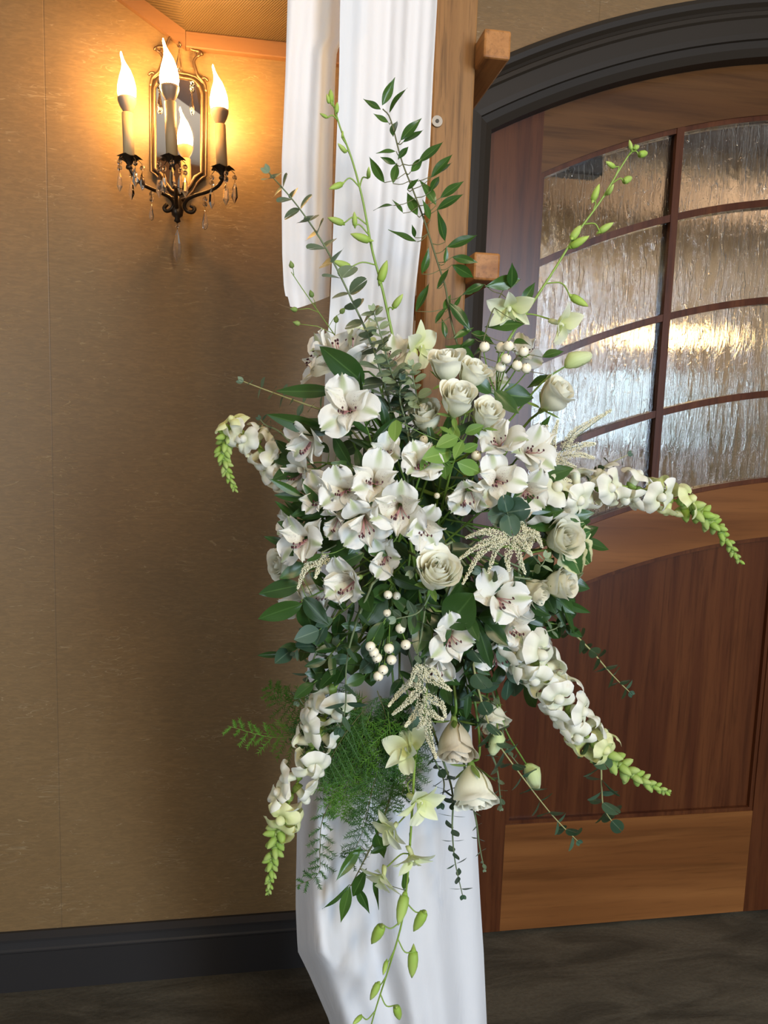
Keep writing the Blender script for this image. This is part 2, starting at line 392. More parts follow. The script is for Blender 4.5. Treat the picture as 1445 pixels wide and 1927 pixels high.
# arched casing: profile swept up the jamb, over the arch and down the far jamb
def casing():
    path = [Vector((DL, 0)), Vector((DL, arch_in(DL)))]
    n = 44
    a0 = math.atan2(arch_in(DL)-ZIN, DL-CX)
    for i in range(1, n): 
        a = a0+(pi-2*a0)*i/n; path.append(Vector((CX+RIN*cos(a), ZIN+RIN*sin(a))))
    path += [Vector((DR, arch_in(DL))), Vector((DR, 0))]
    pr = [(-.030, .055), (-.030, .0), (-.012, -.012), (.004, -.018), (.006, -.026), (.020, -.028), (.055, -.030), (.060, -.036), (.070, -.036), (.074, -.030),
          (.080, -.034), (.088, -.044), (.100, -.048), (.110, -.046), (.114, -.036), (.114, .002)]
    V, Fc = [], []; m = len(pr)
    for i, p in enumerate(path):
        if i == 0: nrm = Vector((-1, 0)); k = 1
        elif i == len(path)-1: nrm = Vector((1, 0)); k = 1
        else:
            d1 = (p-path[i-1]).normalized(); d2 = (path[i+1]-p).normalized()
            n1 = Vector((-d1.y, d1.x)); n2 = Vector((-d2.y, d2.x)); nrm = (n1+n2).normalized(); k = 1/max(.4, nrm.dot(n1))
        for wd, y in pr: q = p+nrm*wd*k; V.append((q.x, y, q.y))
    for i in range(len(path)-1):
        for j in range(m-1): Fc.append((i*m+j, i*m+j+1, (i+1)*m+j+1, (i+1)*m+j))
    return V, Fc
structure(add('trim_3', mk('arched_door_casing', *casing(), M['trim'], smooth=False)))

# ------------------------------------------------------------------ doors
K = 1.0244; YD = .05
def sx(x): return x*K
def sz(z): return 1.57+(z-1.57)*K
RR, CXD = 2.2*K, CX*K
def arcz(zc, dz=0.0):
    z0 = sz(zc)+dz
    return lambda x: z0+sqrt(max(0, RR*RR-(x-CXD)**2))
def door(name, mirror):
    root = structure(add(name, None, None, Matrix.Translation((sx(.585) if not mirror else 2*CXD-sx(.585), YD, .01))))
    mx = (lambda v: [(2*CXD-x, y, z) for x, y, z in v]) if mirror else (lambda v: v)
    fl = (lambda f: [tuple(reversed(q)) for q in f]) if mirror else (lambda f: f)
    def part(nm, V, Fc, mat, parent=None, label=None):
        V = [tuple(v) for v in V]; p = parent or root
        # vertices are given in world space
        return add(nm, mk(nm, mx(V), fl(Fc), mat, smooth=False), p, Matrix.Identity(4), label)
    xl, x1, x2, xr = sx(.555), sx(.742), sx(1.548), CXD-.004
    top = lambda x: arch_in(x, .02)
    y0, y1 = YD, YD+.045
    part('stile', *slab(xl, x1, .012, top, y0, y1, 6), M['door_v'])
    part('stile', *slab(x2, xr, .012, top, y0, y1, 6), M['door_v'])
    part('top_rail', *slab(x1, x2, arcz(.262), top, y0+.001, y1, 24), M['door_t'])
    part('middle_rail', *slab(x1, x2, arcz(-.935), arcz(-.771), y0+.001, y1, 24), M['door_h'])
    part('bottom_rail', *slab(x1, x2, .012, sz(.387), y0+.001, y1, 1), M['door_h'])
    part('panel', *slab(x1-.01, x2+.01, sz(.38), arcz(-.93), y0+.017, y1-.01, 24), M['door_v'])
    # stuck mouldings round the lower panel and the light
    for nm, V in (('panel_bead', slab(x1, x2, sz(.387), sz(.387)+.012, y0+.004, y0+.018)), ('panel_bead', slab(x1, x2, arcz(-.935, -.012), arcz(-.935), y0+.004, y0+.018, 24)),
                  ('panel_bead', slab(x1, x1+.012, sz(.387)+.012, arcz(-.935, -.012), y0+.0045, y0+.018)), ('panel_bead', slab(x2-.012, x2, sz(.387)+.012, arcz(-.935, -.012), y0+.0045, y0+.018)),
                  ('glazing_bead', slab(x1, x2, arcz(.262, -.014), arcz(.262), y0+.005, y0+.04, 24)), ('glazing_bead', slab(x1, x2, arcz(-.771), arcz(-.771, .014), y0+.005, y0+.04, 24)),
                  ('glazing_bead', slab(x1, x1+.012, arcz(-.771, .014), arcz(.262, -.014), y0+.006, y0+.04)), ('glazing_bead', slab(x2-.012, x2, arcz(-.771, .014), arcz(.262, -.014), y0+.006, y0+.04))):
        part(nm, *V, M['door_v'])
    xm = sx(1.134)
    zs = [.262, .026, -.243, -.511, -.771]
    part('muntin', *slab(xm-.011, xm+.011, arcz(-.771), arcz(.262), y0+.002, y0+.043), M['door_v'])
    for zc in zs[1:-1]:
        part('muntin', *slab(x1, x2, arcz(zc, -.010), arcz(zc, .010), y0+.004, y0+.041, 24), M['door_v'])
    for k in range(4):
        for a, b in ((x1+.004, xm-.006), (xm+.006, x2-.004)):
            part('pane', *slab(a, b, arcz(zs[k+1], .004), arcz(zs[k], -.004), y0+.018, y0+.024, 12), M['glass'])
    for z in (2.08, 1.02, .28):
        V, Fc, _ = lathe([(.004, z-.064), (.0085, z-.060), (.0085, z-.021), (.0075, z-.020), (.0085, z-.019), (.0085, z+.019), (.0075, z+.02), (.0085, z+.021), (.0085, z+.060), (.004, z+.064)], 10)
        part('hinge', [(x+sx(.578), y+YD-.010, zz) for x, y, zz in V], Fc, M['black_metal'], label='black barrel hinge')
    if not mirror:
        a = pt(1030, 292, YD+.075); b = pt(1128, 335, YD+.075)
        part('door_closer', *box(x1-.08, b.x, YD+.046, YD+.105, b.z, b.z+.062, .006), M['black_metal'], label='dark closer box behind the glass')
    return root
door('door_1', False); door('door_2', True)
# vestibule beyond the glass: pale walls, a bright exterior window, a small chandelier and a potted tree
vest = m_plain('vestibule_wall_paint', (.60, .55, .48), .7)
structure(add('wall_vestibule', mk('vestibule_wall', *join([box(-.6, 4.4, 3.0, 3.1, 0, 3.3), box(-.7, -.6, .14, 3.1, 0, 3.3), box(4.4, 4.5, .14, 3.1, 0, 3.3)])[:2], vest, smooth=False)))
structure(add('ceiling_vestibule', mk('vestibule_ceiling', *box(-.7, 4.5, .14, 3.1, 3.3, 3.4), vest, smooth=False)))
VB = m_plain('pale_vestibule_beam', (.34, .26, .20), .6)
for i_, (y_, z_) in enumerate(((.9, 2.62), (2.1, 2.72))):
    structure(add('trim_vestibule_%d' % (i_+1), mk('vestibule_beam', *box(-.6, 4.4, y_-.09, y_+.09, z_, z_+.2), VB, smooth=False)))
structure(add('trim_vestibule_3', mk('vestibule_wainscot', *box(-.6, 4.4, 2.955, 2.99, 0, .95), m_plain('grey_wainscot', (.20, .20, .20), .5), smooth=False)))
c = pt(1205, 765, 2.98)
wn = structure(add('window_1', None, None, Matrix.Translation(c)))
add('window_light', mk('window_light', *box(c.x-.25, c.x+.25, 2.985, 2.998, c.z-.26, c.z+.24), m_emit('daylight_pane', (.72, .92, 1.0), .85), smooth=False), wn, Matrix.Identity(4))
c2 = pt(1040, 770, 2.98)
add('window_light', mk('window_light', *box(c2.x-.13, c2.x+.13, 2.985, 2.998, c2.z-.26, c2.z+.24), m_emit('daylight_pane_side', (.72, .92, 1.0), .7), smooth=False), wn, Matrix.Identity(4))
for (a, b, e, g) in ((-.29, .29, .24, .28), (-.29, .29, -.30, -.26), (-.29, -.25, -.26, .24), (.25, .29, -.26, .24)):
    add('window_frame', mk('window_frame', *box(c.x+a, c.x+b, 2.97, 3.0, c.z+e, c.z+g), M['beam'], smooth=False), wn, Matrix.Identity(4))
lc = pt(1250, 650, 1.7)
ch = thing('vestibule_lamp', 'warm lit lamp cluster glowing behind the textured door glass', 'lamp', lc)
warm = m_emit('lamp_glow', (1.0, .66, .28), 14)
V, Fc, U = tube([lc+Vector((0, 0, .02)), Vector((lc.x, lc.y, 3.3))], .008)
add('rod', mk('rod', V, Fc, M['bronze']), ch)
ring = [lc+Vector((.16*cos(a*pi/8), .16*sin(a*pi/8), -.02)) for a in range(17)]
V, Fc, U = tube(ring, .008); add('ring', mk('ring', V, Fc, M['bronze']), ch)
for k in range(6):
    a = k*pi/3
    V, Fc, U = lathe([(.006, 0), (.026, .02), (.028, .05), (.012, .085), (.002, .1)], 8)
    add('bulb', mk('lamp_bulb', V, Fc, warm), ch, Matrix.Translation(lc+Vector((.16*cos(a), .16*sin(a), -.01))))
pl = pt(1345, 900, 2.4); pl.z = 0
pot = thing('potted_tree', 'dark leafy potted tree blurred behind the right-hand door panes', 'plant', pl)
V, Fc, U = lathe([(.12, 0), (.16, .28), (.17, .30), (.15, .30), (.14, .26), (.01, .26)], 14); add('pot', mk('tree_pot', V, Fc, M['bronze']), pot, Matrix.Translation(pl))
V, Fc, U = tube([pl+Vector((0, 0, .26)), pl+Vector((.02, 0, 1.4))], .022, .012); add('trunk', mk('trunk', V, Fc, M['stem_brown']), pot)
vv = []
for k in range(90):
    o = Vector((random.gauss(0, .16), random.gauss(0, .14), random.gauss(1.52, .15))); d = Vector((random.uniform(-1, 1), random.uniform(-1, 1), random.uniform(-1, .6))).normalized(); s = d.orthogonal()
    vv.append(([pl+o, pl+o+d*.06+s*.025, pl+o+d*.13, pl+o+d*.06-s*.025], [(0, 1, 2, 3)]))
j = join(vv); add('foliage', mk('tree_foliage', j[0], j[1], M['leaf'], smooth=False), pot, None, None, 'stuff')
l = bpy.data.lights.new('vestibule_fill_light', 'POINT'); l.energy = 38; l.color = (1, .82, .60); l.shadow_soft_size = .12  # unseen fill added to brighten the vestibule, set apart from the lamp cluster
o = bpy.data.objects.new('vestibule_fill_light', l); COL.objects.link(o); o.location = (2.9, 1.2, 2.7)
# ------------------------------------------------------------------ wall sconce
def sconce():
    xc = -.1925
    root = thing('wall_sconce', 'lit three-candle wall sconce with mirror back and hanging crystals', 'wall lamp', (xc, 0, 2.06))
    # mirror plate outline (half), metres from centre line
    half = [(0, 2.085), (.020, 2.092), (.034, 2.108), (.044, 2.128), (.055, 2.140), (.0655, 2.146), (.0655, 2.340), (.062, 2.358), (.054, 2.368), (.046, 2.376), (.040, 2.392),
            (.036, 2.408), (.043, 2.420), (.050, 2.424), (.048, 2.432), (.036, 2.433), (.028, 2.437), (.022, 2.452), (.012, 2.466), (0, 2.472)]
    crest = [(xc+x, z) for x, z in half[6:]]+[(xc-x, z) for x, z in reversed(half[6:-1])]
    half = half[:8]+[(.052, 2.366), (.040, 2.374), (.022, 2.378), (0, 2.379)]
    out = [(xc+x, z) for x, z in half]+[(xc-x, z) for x, z in reversed(half[1:-1])]
    n = len(out)
    V = [(x, -.004, z) for x, z in out]+[(x, -.014, z) for x, z in out]
    add('back_plate', mk('sconce_back_plate', V, [tuple(range(n))]+[tuple(range(2*n-1, n-1, -1))]+[(i, n+i, n+(i+1) % n, (i+1) % n) for i in range(n)], M['bronze'], smooth=False), root)
    inner = [(0, 2.098), (.017, 2.105), (.029, 2.120), (.040, 2.140), (.056, 2.152), (.056, 2.335), (.050, 2.352), (.040, 2.362), (.030, 2.366), (.0, 2.368)]
    io = [(xc+x, z) for x, z in inner]+[(xc-x, z) for x, z in reversed(inner[1:-1])]
    m = len(io); V = [(x, -.0175, z) for x, z in io]
    add('mirror', mk('sconce_mirror', V+[(x, -.0142, z) for x, z in io], [tuple(range(m-1, -1, -1))]+[(i, (i+1) % m, m+(i+1) % m, m+i) for i in range(m)], M['mirror'], smooth=False), root)
    V, Fc, U = tube([Vector((x, -.019, z)) for x, z in io+[io[0]]], .0042, ns=6); add('mirror_frame', mk('mirror_frame', V, Fc, M['frame_bronze']), root)
    V, Fc, U = tube([Vector((x, -.014, z)) for x, z in out+[out[0]]], .0036, ns=6); add('plate_rim', mk('plate_rim', V, Fc, M['frame_bronze']), root)
    V, Fc, U = tube(catmull([Vector((x, -.016, z)) for x, z in crest], 80), .0038, ns=6); add('crest', mk('sconce_crest', V, Fc, M['frame_bronze']), root)
    for s in (-1, 1):                      # scrolls of the crest
        sp = [Vector((xc+s*(.046+.010*(1-k/14)*cos(k*.55)), -.016, 2.424+.010*(1-k/14)*sin(k*.55))) for k in range(13)]
        V, Fc, U = tube(sp, .0035, .002, 6); add('crest_scroll', mk('crest_scroll', V, Fc, M['frame_bronze']), root)
        sp = [Vector((xc+s*(.060+.009*(1-k/14)*cos(k*.55)), -.016, 2.366+.009*(1-k/14)*sin(k*.55))) for k in range(13)]
        V, Fc, U = tube(sp, .0032, .002, 6); add('crest_scroll', mk('crest_scroll', V, Fc, M['frame_bronze']), root)
    hub = Vector((xc, -.045, 2.052))
    V, Fc, U = lathe([(.001, -.03), (.008, -.026), (.006, -.018), (.013, -.012), (.015, 0), (.010, .012), (.012, .02), (.006, .03), (.002, .034)], 12)
    add('hub', mk('sconce_hub', V, Fc, M['bronze']), root, Matrix.Translation(hub))
    V, Fc, U = tube([hub, Vector((xc, -.008, 2.085))], .008); add('bracket', mk('bracket', V, Fc, M['bronze']), root)
    dirs = []
    ends = [pt(243, 302, -.135), pt(418, 322, -.135), pt(324, 303, -.21)]
    sleeve_top = [pt(240, 213, -.135), pt(414, 235, -.135), pt(320, 192, -.21)]
    bead = mk('crystal_bead', *[*lathe([(.0005, -.0058), (.0040, -.0044), (.0056, 0), (.0040, .0044), (.0005, .0058)], 8)][:2], M['crystal'], smooth=False)
    prism = mk('crystal_prism', *lathe([(.0008, 0), (.0052, -.012), (.0074, -.034), (.0004, -.048)], 6)[:2], M['crystal'], smooth=False)
    drop = mk('crystal_drop', *lathe([(.0008, 0), (.0026, -.010), (.0060, -.024), (.0082, -.036), (.0060, -.045), (.0006, -.049)], 12, flat=.7)[:2], M['crystal'])
    big = mk('crystal_almond', *lathe([(.0006, 0), (.0055, -.014), (.0098, -.032), (.0108, -.046), (.0080, -.062), (.0006, -.076)], 10, flat=.75)[:2], M['crystal'], smooth=False)
    def string(p, me, nb=2, name='crystal_prism', k=1.0):
        V, Fc, U = tube([p, p-Vector((0, 0, .013*nb+.004))], .0006, ns=4)
        w_ = add('crystal_string', mk('crystal_wire', V, Fc, M['bronze']), root)
        for i in range(nb): add('crystal_bead', bead, w_, Matrix.Translation(p-Vector((0, 0, .008+.0125*i))))
        add(name, me, w_, Matrix.Translation(p-Vector((0, 0, .013*nb+.004))) @ Matrix.Rotation(random.uniform(0, 3), 4, 'Z') @ Matrix.Diagonal((k, k, k, 1)))
    def cup_mesh():
        V, Fc, U = [], [], []; ns = 24
        for i, (r, z) in enumerate(((.004, -.016), (.006, -.008), (.012, .0), (.019, .007), (.025, .011))):
            for k in range(ns):
                a = 2*pi*k/ns; q = 1+.22*cos(5*a)*(i/4)**2; dz = -.008*(i/4)**3*(.5+.5*cos(5*a)) 
                V.append((r*q*cos(a), r*q*sin(a), z+dz))
        for i in range(4):
            for k in range(ns): Fc.append((i*ns+k, i*ns+(k+1) % ns, (i+1)*ns+(k+1) % ns, (i+1)*ns+k))
        return mk('petal_cup', V, Fc, M['bronze'])
    cup = cup_mesh()
    for e, st, k in zip(ends, sleeve_top, range(3)):
        side = (-1, 1, 0)[k]
        if side:
            px_ = [(315, 384), (309, 391), (313, 397), (322, 394), (327, 384), (320, 372), (304, 363), (284, 355), (264, 344), (249, 326)] if side < 0 else [(358, 386), (366, 392), (362, 399), (352, 397), (347, 387), (353, 375), (370, 367), (390, 361), (409, 351), (418, 338)]
            path = [pt(x, y, (-.05, -.05, -.05, -.05, -.055, -.065, -.08, -.10, -.12, -.132)[i_]) for i_, (x, y) in enumerate(px_)]+[e-Vector((0, 0, .012))]
        else:
            path = [hub+Vector((0, -.006, 0)), hub+Vector((0, -.03, .012)), hub+Vector((e.x-hub.x, -.085, .03)), Vector((e.x, e.y+.004, e.z-.05)), e-Vector((0, 0, .012))]
        V, Fc, U = tube(catmull(path, 40), .0050, .0042, 8); add('arm', mk('sconce_arm', V, Fc, M['bronze']), root)
        V, Fc, U = lathe([(.004, -.02), (.0075, -.018), (.0075, -.012), (.004, -.010)], 10); add('collar', mk('arm_collar', V, Fc, M['bronze']), root, Matrix.Translation(e))
        add('petal_cup', cup, root, Matrix.Translation(e))
        axis = st-e; L = axis.length; fr = frame(e, axis, Vector((0, 1, 0)))
        V, Fc, U = lathe([(.0128, .002), (.0128, L), (.0110, L), (.0110, L-.004)], 20); add('candle_sleeve', mk('candle_sleeve', V, Fc, M['sleeve']), root, fr)
        V, Fc, U = lathe([(.008, L), (.0105, L+.004), (.0165, L+.014), (.0205, L+.025), (.0212, L+.032), (.018, L+.034), (.004, L+.034)], 20); add('bulb_collar', mk('bulb_collar', V, Fc, M['socket']), root, fr)
        V, Fc, U = lathe([(.019, L+.034), (.0208, L+.046), (.0195, L+.060), (.0155, L+.076), (.0098, L+.092), (.0052, L+.104), (.0030, L+.114), (.0022, L+.124), (.0008, L+.130)], 14, ax=lambda z: (-.010*smooth(L+.085, L+.13, z), 0))
        bl = add('flame_bulb', mk('flame_bulb', V, Fc, M['bulb']), root, fr)
        for j in range(5):
            a = 2*pi*j/5+.3+k
            p = e+Vector((.029*cos(a), .029*sin(a), -.004))
            V, Fc, U = tube([e+Vector((.010*cos(a), .010*sin(a), -.002)), e+Vector((.020*cos(a), .020*sin(a), .004)), p], .0012, .0008, 5)
            add('crystal_hook', mk('crystal_hook', V, Fc, M['bronze']), root)
            if j != 2 or k == 2: string(p, prism, 2 if j % 2 else 1, k=random.uniform(.85, 1.05))
    string(pt(285, 358, -.085), drop, 2, 'crystal_drop', .8); string(pt(386, 368, -.085), drop, 2, 'crystal_drop')
    string(hub-Vector((0, 0, .028)), big, 1, 'crystal_almond', 1.05)
    string(pt(337, 78, -.024), drop, 1, 'crystal_drop', 1.1); string(pt(361, 150, -.024), drop, 2, 'crystal_drop', .95); string(pt(300, 148, -.024), drop, 2, 'crystal_drop', .95)
sconce()

# ------------------------------------------------------------------ timber arch: posts and cross bars
root = thing('wooden_arch', 'orange-brown timber wedding arch post with stub cross bars', 'arch', (.325, -.66, 0))
add('post', mk('front_post', *box(.288, .362, -.70, -.625, 0, 2.62, .004), M['post'], smooth=False), root)
add('post', mk('rear_post', *box(.288, .362, -.26, -.185, 0, 2.62, .004), M['post'], smooth=False), root)
for z0, z1 in ((2.160, 2.205), (1.806, 1.852), (1.42, 1.466), (.40, .446)):
    add('cross_bar', mk('cross_bar', *box(.3605, .407, -.75, -.16, z0, z1, .004), M['bar'], smooth=False), root)
b = pt(822, 229, -.7005)
bo = add('bolt', mk('bolt', *lathe([(.0045, .003), (.0092, .003), (.0095, 0), (.0002, 0)], 18)[:2], M['steel'], smooth=False), root, frame(b, (0, -1, 0)), 'round steel bolt head')
add('bolt_socket', mk('bolt_socket', *lathe([(.0034, .004), (.0036, .001), (.0002, .001)], 6)[:2], M['black_metal'], smooth=False), bo, frame(b, (0, -1, 0)))

# ------------------------------------------------------------------ white drapes
def lerp(tab, y):
    if y <= tab[0][0]: return tab[0][1]
    for (a, p), (b, q) in zip(tab, tab[1:]):
        if y <= b: 
            t = (y-a)/(b-a); return p+(q-p)*t
    return tab[-1][1]
def cloth(name, left, right, ytop, ybot, Y0, nu, nv, foldf, hem=None):
    def fn(u, v):
        y = ytop+(ybot-ytop)*v
        s = (u+1)/2
        if hem: y = y-hem(s)*smooth(.8, 1, v)
        x = lerp(left, y)*(1-s)+lerp(right, y)*s
        q = pt(x, y, Y0(s, y)-foldf(s, y)); q.z = max(q.z, .012+.004*sin(s*30)); return q
    return mk(name, *(lambda g: (g[0], g[1], M['cloth'], g[2]))(grid(nu, nv, fn)))
def folds_main(s, y):
    k = smooth(900, 1600, y)
    a = .0045*sin(s*19+1.0+.6*sin(y*.004))+.002*sin(s*43+2+y*.0012)+.004*sin(s*8+.5)
    b = .016*sin(s*13+.4+.5*sin(y*.006))+.008*sin(s*29+1.2+y*.002)
    tuck = .03*math.exp(-((s-.16)/.12)**2)*math.exp(-((y-1800)/60)**2)
    yl = 1792+190*s
    tuck += .030*smooth(.42, .08, s)/(1+math.exp(max(-30, min(30, (y-yl)/7))))
    return a*(1-k)+b*k+tuck
def depth_main(s, y):
    k = smooth(800, 1400, y)
    e = abs(2*s-1)
    return -.722*(1-k)+k*(-.80+.09*e**4)+.0*s
L_ = [(-420, 655), (0, 640), (140, 638), (300, 632), (560, 622), (700, 612), (1000, 600), (1300, 575), (1500, 560), (1700, 556), (1790, 560), (1830, 580), (1927, 622), (2050, 640), (2600, 655)]
R_ = [(-420, 826), (0, 823), (140, 815), (300, 808), (420, 796), (560, 780), (700, 772), (900, 830), (1200, 880), (1500, 893), (1700, 904), (1790, 910), (1927, 916), (2600, 930)]
o = add('drape', cloth('main_drape', L_, R_, -420, 2680, depth_main, 110, 150, folds_main))
tag(o, 'long white chiffon drape hanging down and wrapping the arch post', 'drape')
def folds_tail(s, y): return .005*sin(s*9+.8+.5*sin(y*.006))+.0022*sin(s*21+y*.003)+.010*smooth(.25, 0, s)*smooth(430, 560, y)
Lt = [(-420, 560), (0, 541), (140, 537), (300, 530), (400, 530), (480, 531), (540, 534), (600, 545)]
Rt = [(-420, 690), (0, 660), (70, 652), (95, 634), (140, 631), (300, 626), (450, 624), (600, 618)]
o = add('drape', cloth('drape_tail', Lt, Rt, -420, 580, lambda s, y: -.700, 60, 90, folds_tail, hem=lambda s: 30*abs(s-.22)**1.2+ (18 if s < .05 else 0)))
tag(o, 'short white chiffon drape tail hemmed beside the sconce wall', 'drape')

# ------------------------------------------------------------------ flower building blocks
fc = pt(770, 985, -.85)
foam = add('floral_foam', mk('floral_foam', *box(fc.x-.075, fc.x+.075, -.90, -.815, fc.z-.17, fc.z+.14, .012), M['foam'], smooth=False))
tag(foam, 'dark green floral foam block hidden deep among the stems', 'floral foam')
def foam_pt(): return Vector((fc.x+random.uniform(-.05, .05), random.uniform(-.88, -.83), fc.z+random.uniform(-.13, .1)))
def dep(px, py, off=0.0):
    r = ((px-775)/290)**2+((py-960)/400)**2
    return -.88-.15*sqrt(max(0, 1-r))+off
def back_stem(root, base, n, r=.0016, mat='stem'):
    q = foam_pt(); L = (q-base).length
    pts = catmull([base, base-n*min(.05, L*.35), base.lerp(q, .65), q], 10)
    V, Fc, U = tube(pts, r, r*1.15, 5); add('stem', mk('flower_stem', V, Fc, M[mat], U), root)

# --- alstroemeria
def tepal(outer, op, seed):
    rnd = random.Random(seed); ph = [rnd.uniform(0, 6) for _ in range(4)]
    N = 40; L = 1.42 if outer else 1.40; path = [(.06, 0)]
    ths = []
    for i in range(N):
        v = i/N; th = radians(10)+radians(op)*smooth(.12, .75, v)+(radians(24) if outer else radians(14))*smooth(.7, 1, v); ths.append(th)
        path.append((path[-1][0]+sin(th)*L/N, path[-1][1]+cos(th)*L/N))
    ths.append(ths[-1])
    wm = .47 if outer else .29
    def fn(u, v):
        i = min(N, int(v*N+.5)); r, z = path[i]; th = ths[i]
        if outer: wd = .05+wm*smooth(.08, .66, v)*sqrt(max(0, 1-smooth(.70, 1.02, v)**2.2*.97))
        else: wd = .05+wm*smooth(.05, .62, v)*max(.02, 1-smooth(.60, 1.0, v)**1.5)
        cup = -.32*u*u*wd*(1-.6*v)
        ruf = .055*sin(u*5.5+ph[0]+v*3)*v*v+.05*sin(u*11+ph[1])*abs(u)*smooth(.4, .9, v)+.09*sin(v*4+ph[2])*u*v
        off = -cup+ruf
        tipdrop = .05*sin(u*9+ph[3])*smooth(.75, 1, v)+(.07*(1-abs(u))**2 if True else 0)*smooth(.85, 1, v)
        return (r-cos(th)*off+tipdrop, u*wd, z+sin(th)*off)
    return grid(8, 12, fn)
OPEN = [40, 52, 66]
TEP = {}
for oi, op in enumerate(OPEN):
    for sd in range(3):
        g = tepal(True, op, 11*oi+sd); TEP[(oi, 'o', sd)] = mk('outer_tepal', g[0], g[1], M['tepal_outer'], g[2])
        g = tepal(False, op-12, 71*oi+sd); TEP[(oi, 'i', sd)] = mk('inner_tepal', g[0], g[1], M['tepal_inner'], g[2])
def stamens():
    parts, mi = [], []; rnd = random.Random(3)
    for k in range(6):
        a = -pi/2+rnd.uniform(-1.0, 1.0); t = rnd.uniform(.18, .34)
        p = [Vector((0, 0, .15)), Vector((.08*cos(a), .08*sin(a)-.03, .6)), Vector((t*cos(a), t*sin(a)-.06, .98)), Vector((t*1.1*cos(a), t*1.1*sin(a)+.0, 1.10+rnd.uniform(-.06, .08)))]
        tb = tube(catmull(p, 6), .018, .012, 5); parts.append(tb); mi += [0]*len(tb[1])
        c = p[-1]; V, Fc, U = lathe([(.004, -.055), (.028, -.03), (.031, .02), (.017, .05), (.004, .06)], 6)
        rt = Matrix.Rotation(rnd.uniform(.6, 1.4), 3, 'X') @ Matrix.Rotation(rnd.uniform(0, 3), 3, 'Z')
        parts.append(([c+rt @ Vector(v) for v in V], Fc, U)); mi += [1]*len(Fc)
    V, Fc, U = join(parts); me = mk('stamens', V, Fc, [M['filament'], M['anther']], U)
    me.polygons.foreach_set('material_index', mi); return me
STAM = stamens()
OVARY = mk('ovary', *lathe([(.02, -.16), (.075, -.12), (.095, -.02), (.085, .06), (.05, .12)], 8)[:2], M['sepal'])
def facing(fx, fy): return (-FV+RV*fx+UV_*fy).normalized()
def alstro(px, py, d, fx, fy, op, label, roll=0.0, off=0.0, Y=None):
    c = pt(px, py, dep(px, py, off) if Y is None else Y); n = facing(fx, fy); R = d*.62*mpp(c)/(1.02, 1.13, 1.22)[op]
    base = c-n*R*(.85, .78, .62)[op]
    root = thing('alstroemeria', label, 'flower', base, 'alstroemeria blooms')
    fr = frame(base, n, UV_, roll, R)
    for k in range(3):
        a = pi/2+k*2*pi/3; sd = random.randrange(3); s = random.uniform(.94, 1.06)
        tilt = Matrix.Rotation(random.uniform(-.22, .14), 4, 'Y') @ Matrix.Rotation(random.uniform(-.2, .2), 4, 'X')
        add('outer_tepal', TEP[(op, 'o', sd)], root, fr @ Matrix.Rotation(a, 4, 'Z') @ tilt @ Matrix.Diagonal((s, s, 1, 1)))
        sd = random.randrange(3); a2 = a+pi/3
        tilt = Matrix.Rotation(random.uniform(-.2, .12), 4, "Y") @ Matrix.Rotation(random.uniform(-.2, .2), 4, 'X')
        add('inner_tepal', TEP[(op, 'i', sd)], root, fr @ Matrix.Rotation(a2, 4, 'Z') @ tilt @ Matrix.Diagonal((.93*s, .93*s, 1.02, 1)))
    add('stamens', STAM, root, fr, None, 'stuff')
    add('ovary', OVARY, root, fr)
    back_stem(root, base-n*R*.14, n, .0015)

# --- roses
def rose_petal(t, seed):
    rnd = random.Random(seed); ph = [rnd.uniform(0, 6) for _ in range(3)]
    R0 = .05+.60*t**.85; Ht = 1.04-.14*t; span = radians(105-34*t); flare = .04+.20*t**1.6; dome = .75*(1-t)**2
    def fn(u, v):
        a = u*span*(.50+.5*smooth(0, .5, v))
        edge = 1-.16*u*u-.16*abs(u)**4+.05*sin(u*4+ph[0])*t
        vv = v*edge
        r = R0*(.22+.78*sin(min(1, vv*1.5)*pi/2))
        r = r*(1-dome*smooth(.6, 1, vv))+flare*smooth(.62, 1.0, vv)**1.4*(1+.25*sin(u*5+ph[1]))
        z = Ht*(vv-.0)-(.22+.1*u*u)*flare*smooth(.8, 1, vv)
        # spiral: one side tucks inward
        r = r*(1+.10*u)
        return (r*cos(a), r*sin(a), z)
    return grid(10, 10, fn)
def petal_set(mat, n, tag_):
    out = []
    for k in range(n):
        g = rose_petal(k/(n-1), 31+k); out.append(mk('rose_petal_%s' % tag_, g[0], g[1], mat, g[2]))
    return out
ROSE = petal_set(M['rose'], 17, 'cream'); ROSE_T = petal_set(M['rose_tan'], 15, 'faded')
def leafmesh(name, mat, wd, pw=1.0, fold=.15, bend=.12, nu=6, nv=10, tip=1.0, wave=0.0, ex=.85):
    """leaf of unit length along +X, face +Z"""
    def fn(u, v):
        w_ = wd*max(0, sin(pi*v**pw))**ex*(1 if v < .5 else tip+(1-tip)*(1-v)*2)
        return (v, u*w_, fold*abs(u)*w_-bend*v*v+wave*sin(v*9+u*2)*abs(u))
    g = grid(nu, nv, fn); return mk(name, g[0], g[1], mat, g[2])
SEPAL = leafmesh('sepal', M['sepal'], .16, .75, .3, -.10)
HIP = mk('rose_hip', *lathe([(.03, -.20), (.09, -.15), (.13, -.06), (.16, .03), (.10, .08)], 8)[:2], M['sepal'])
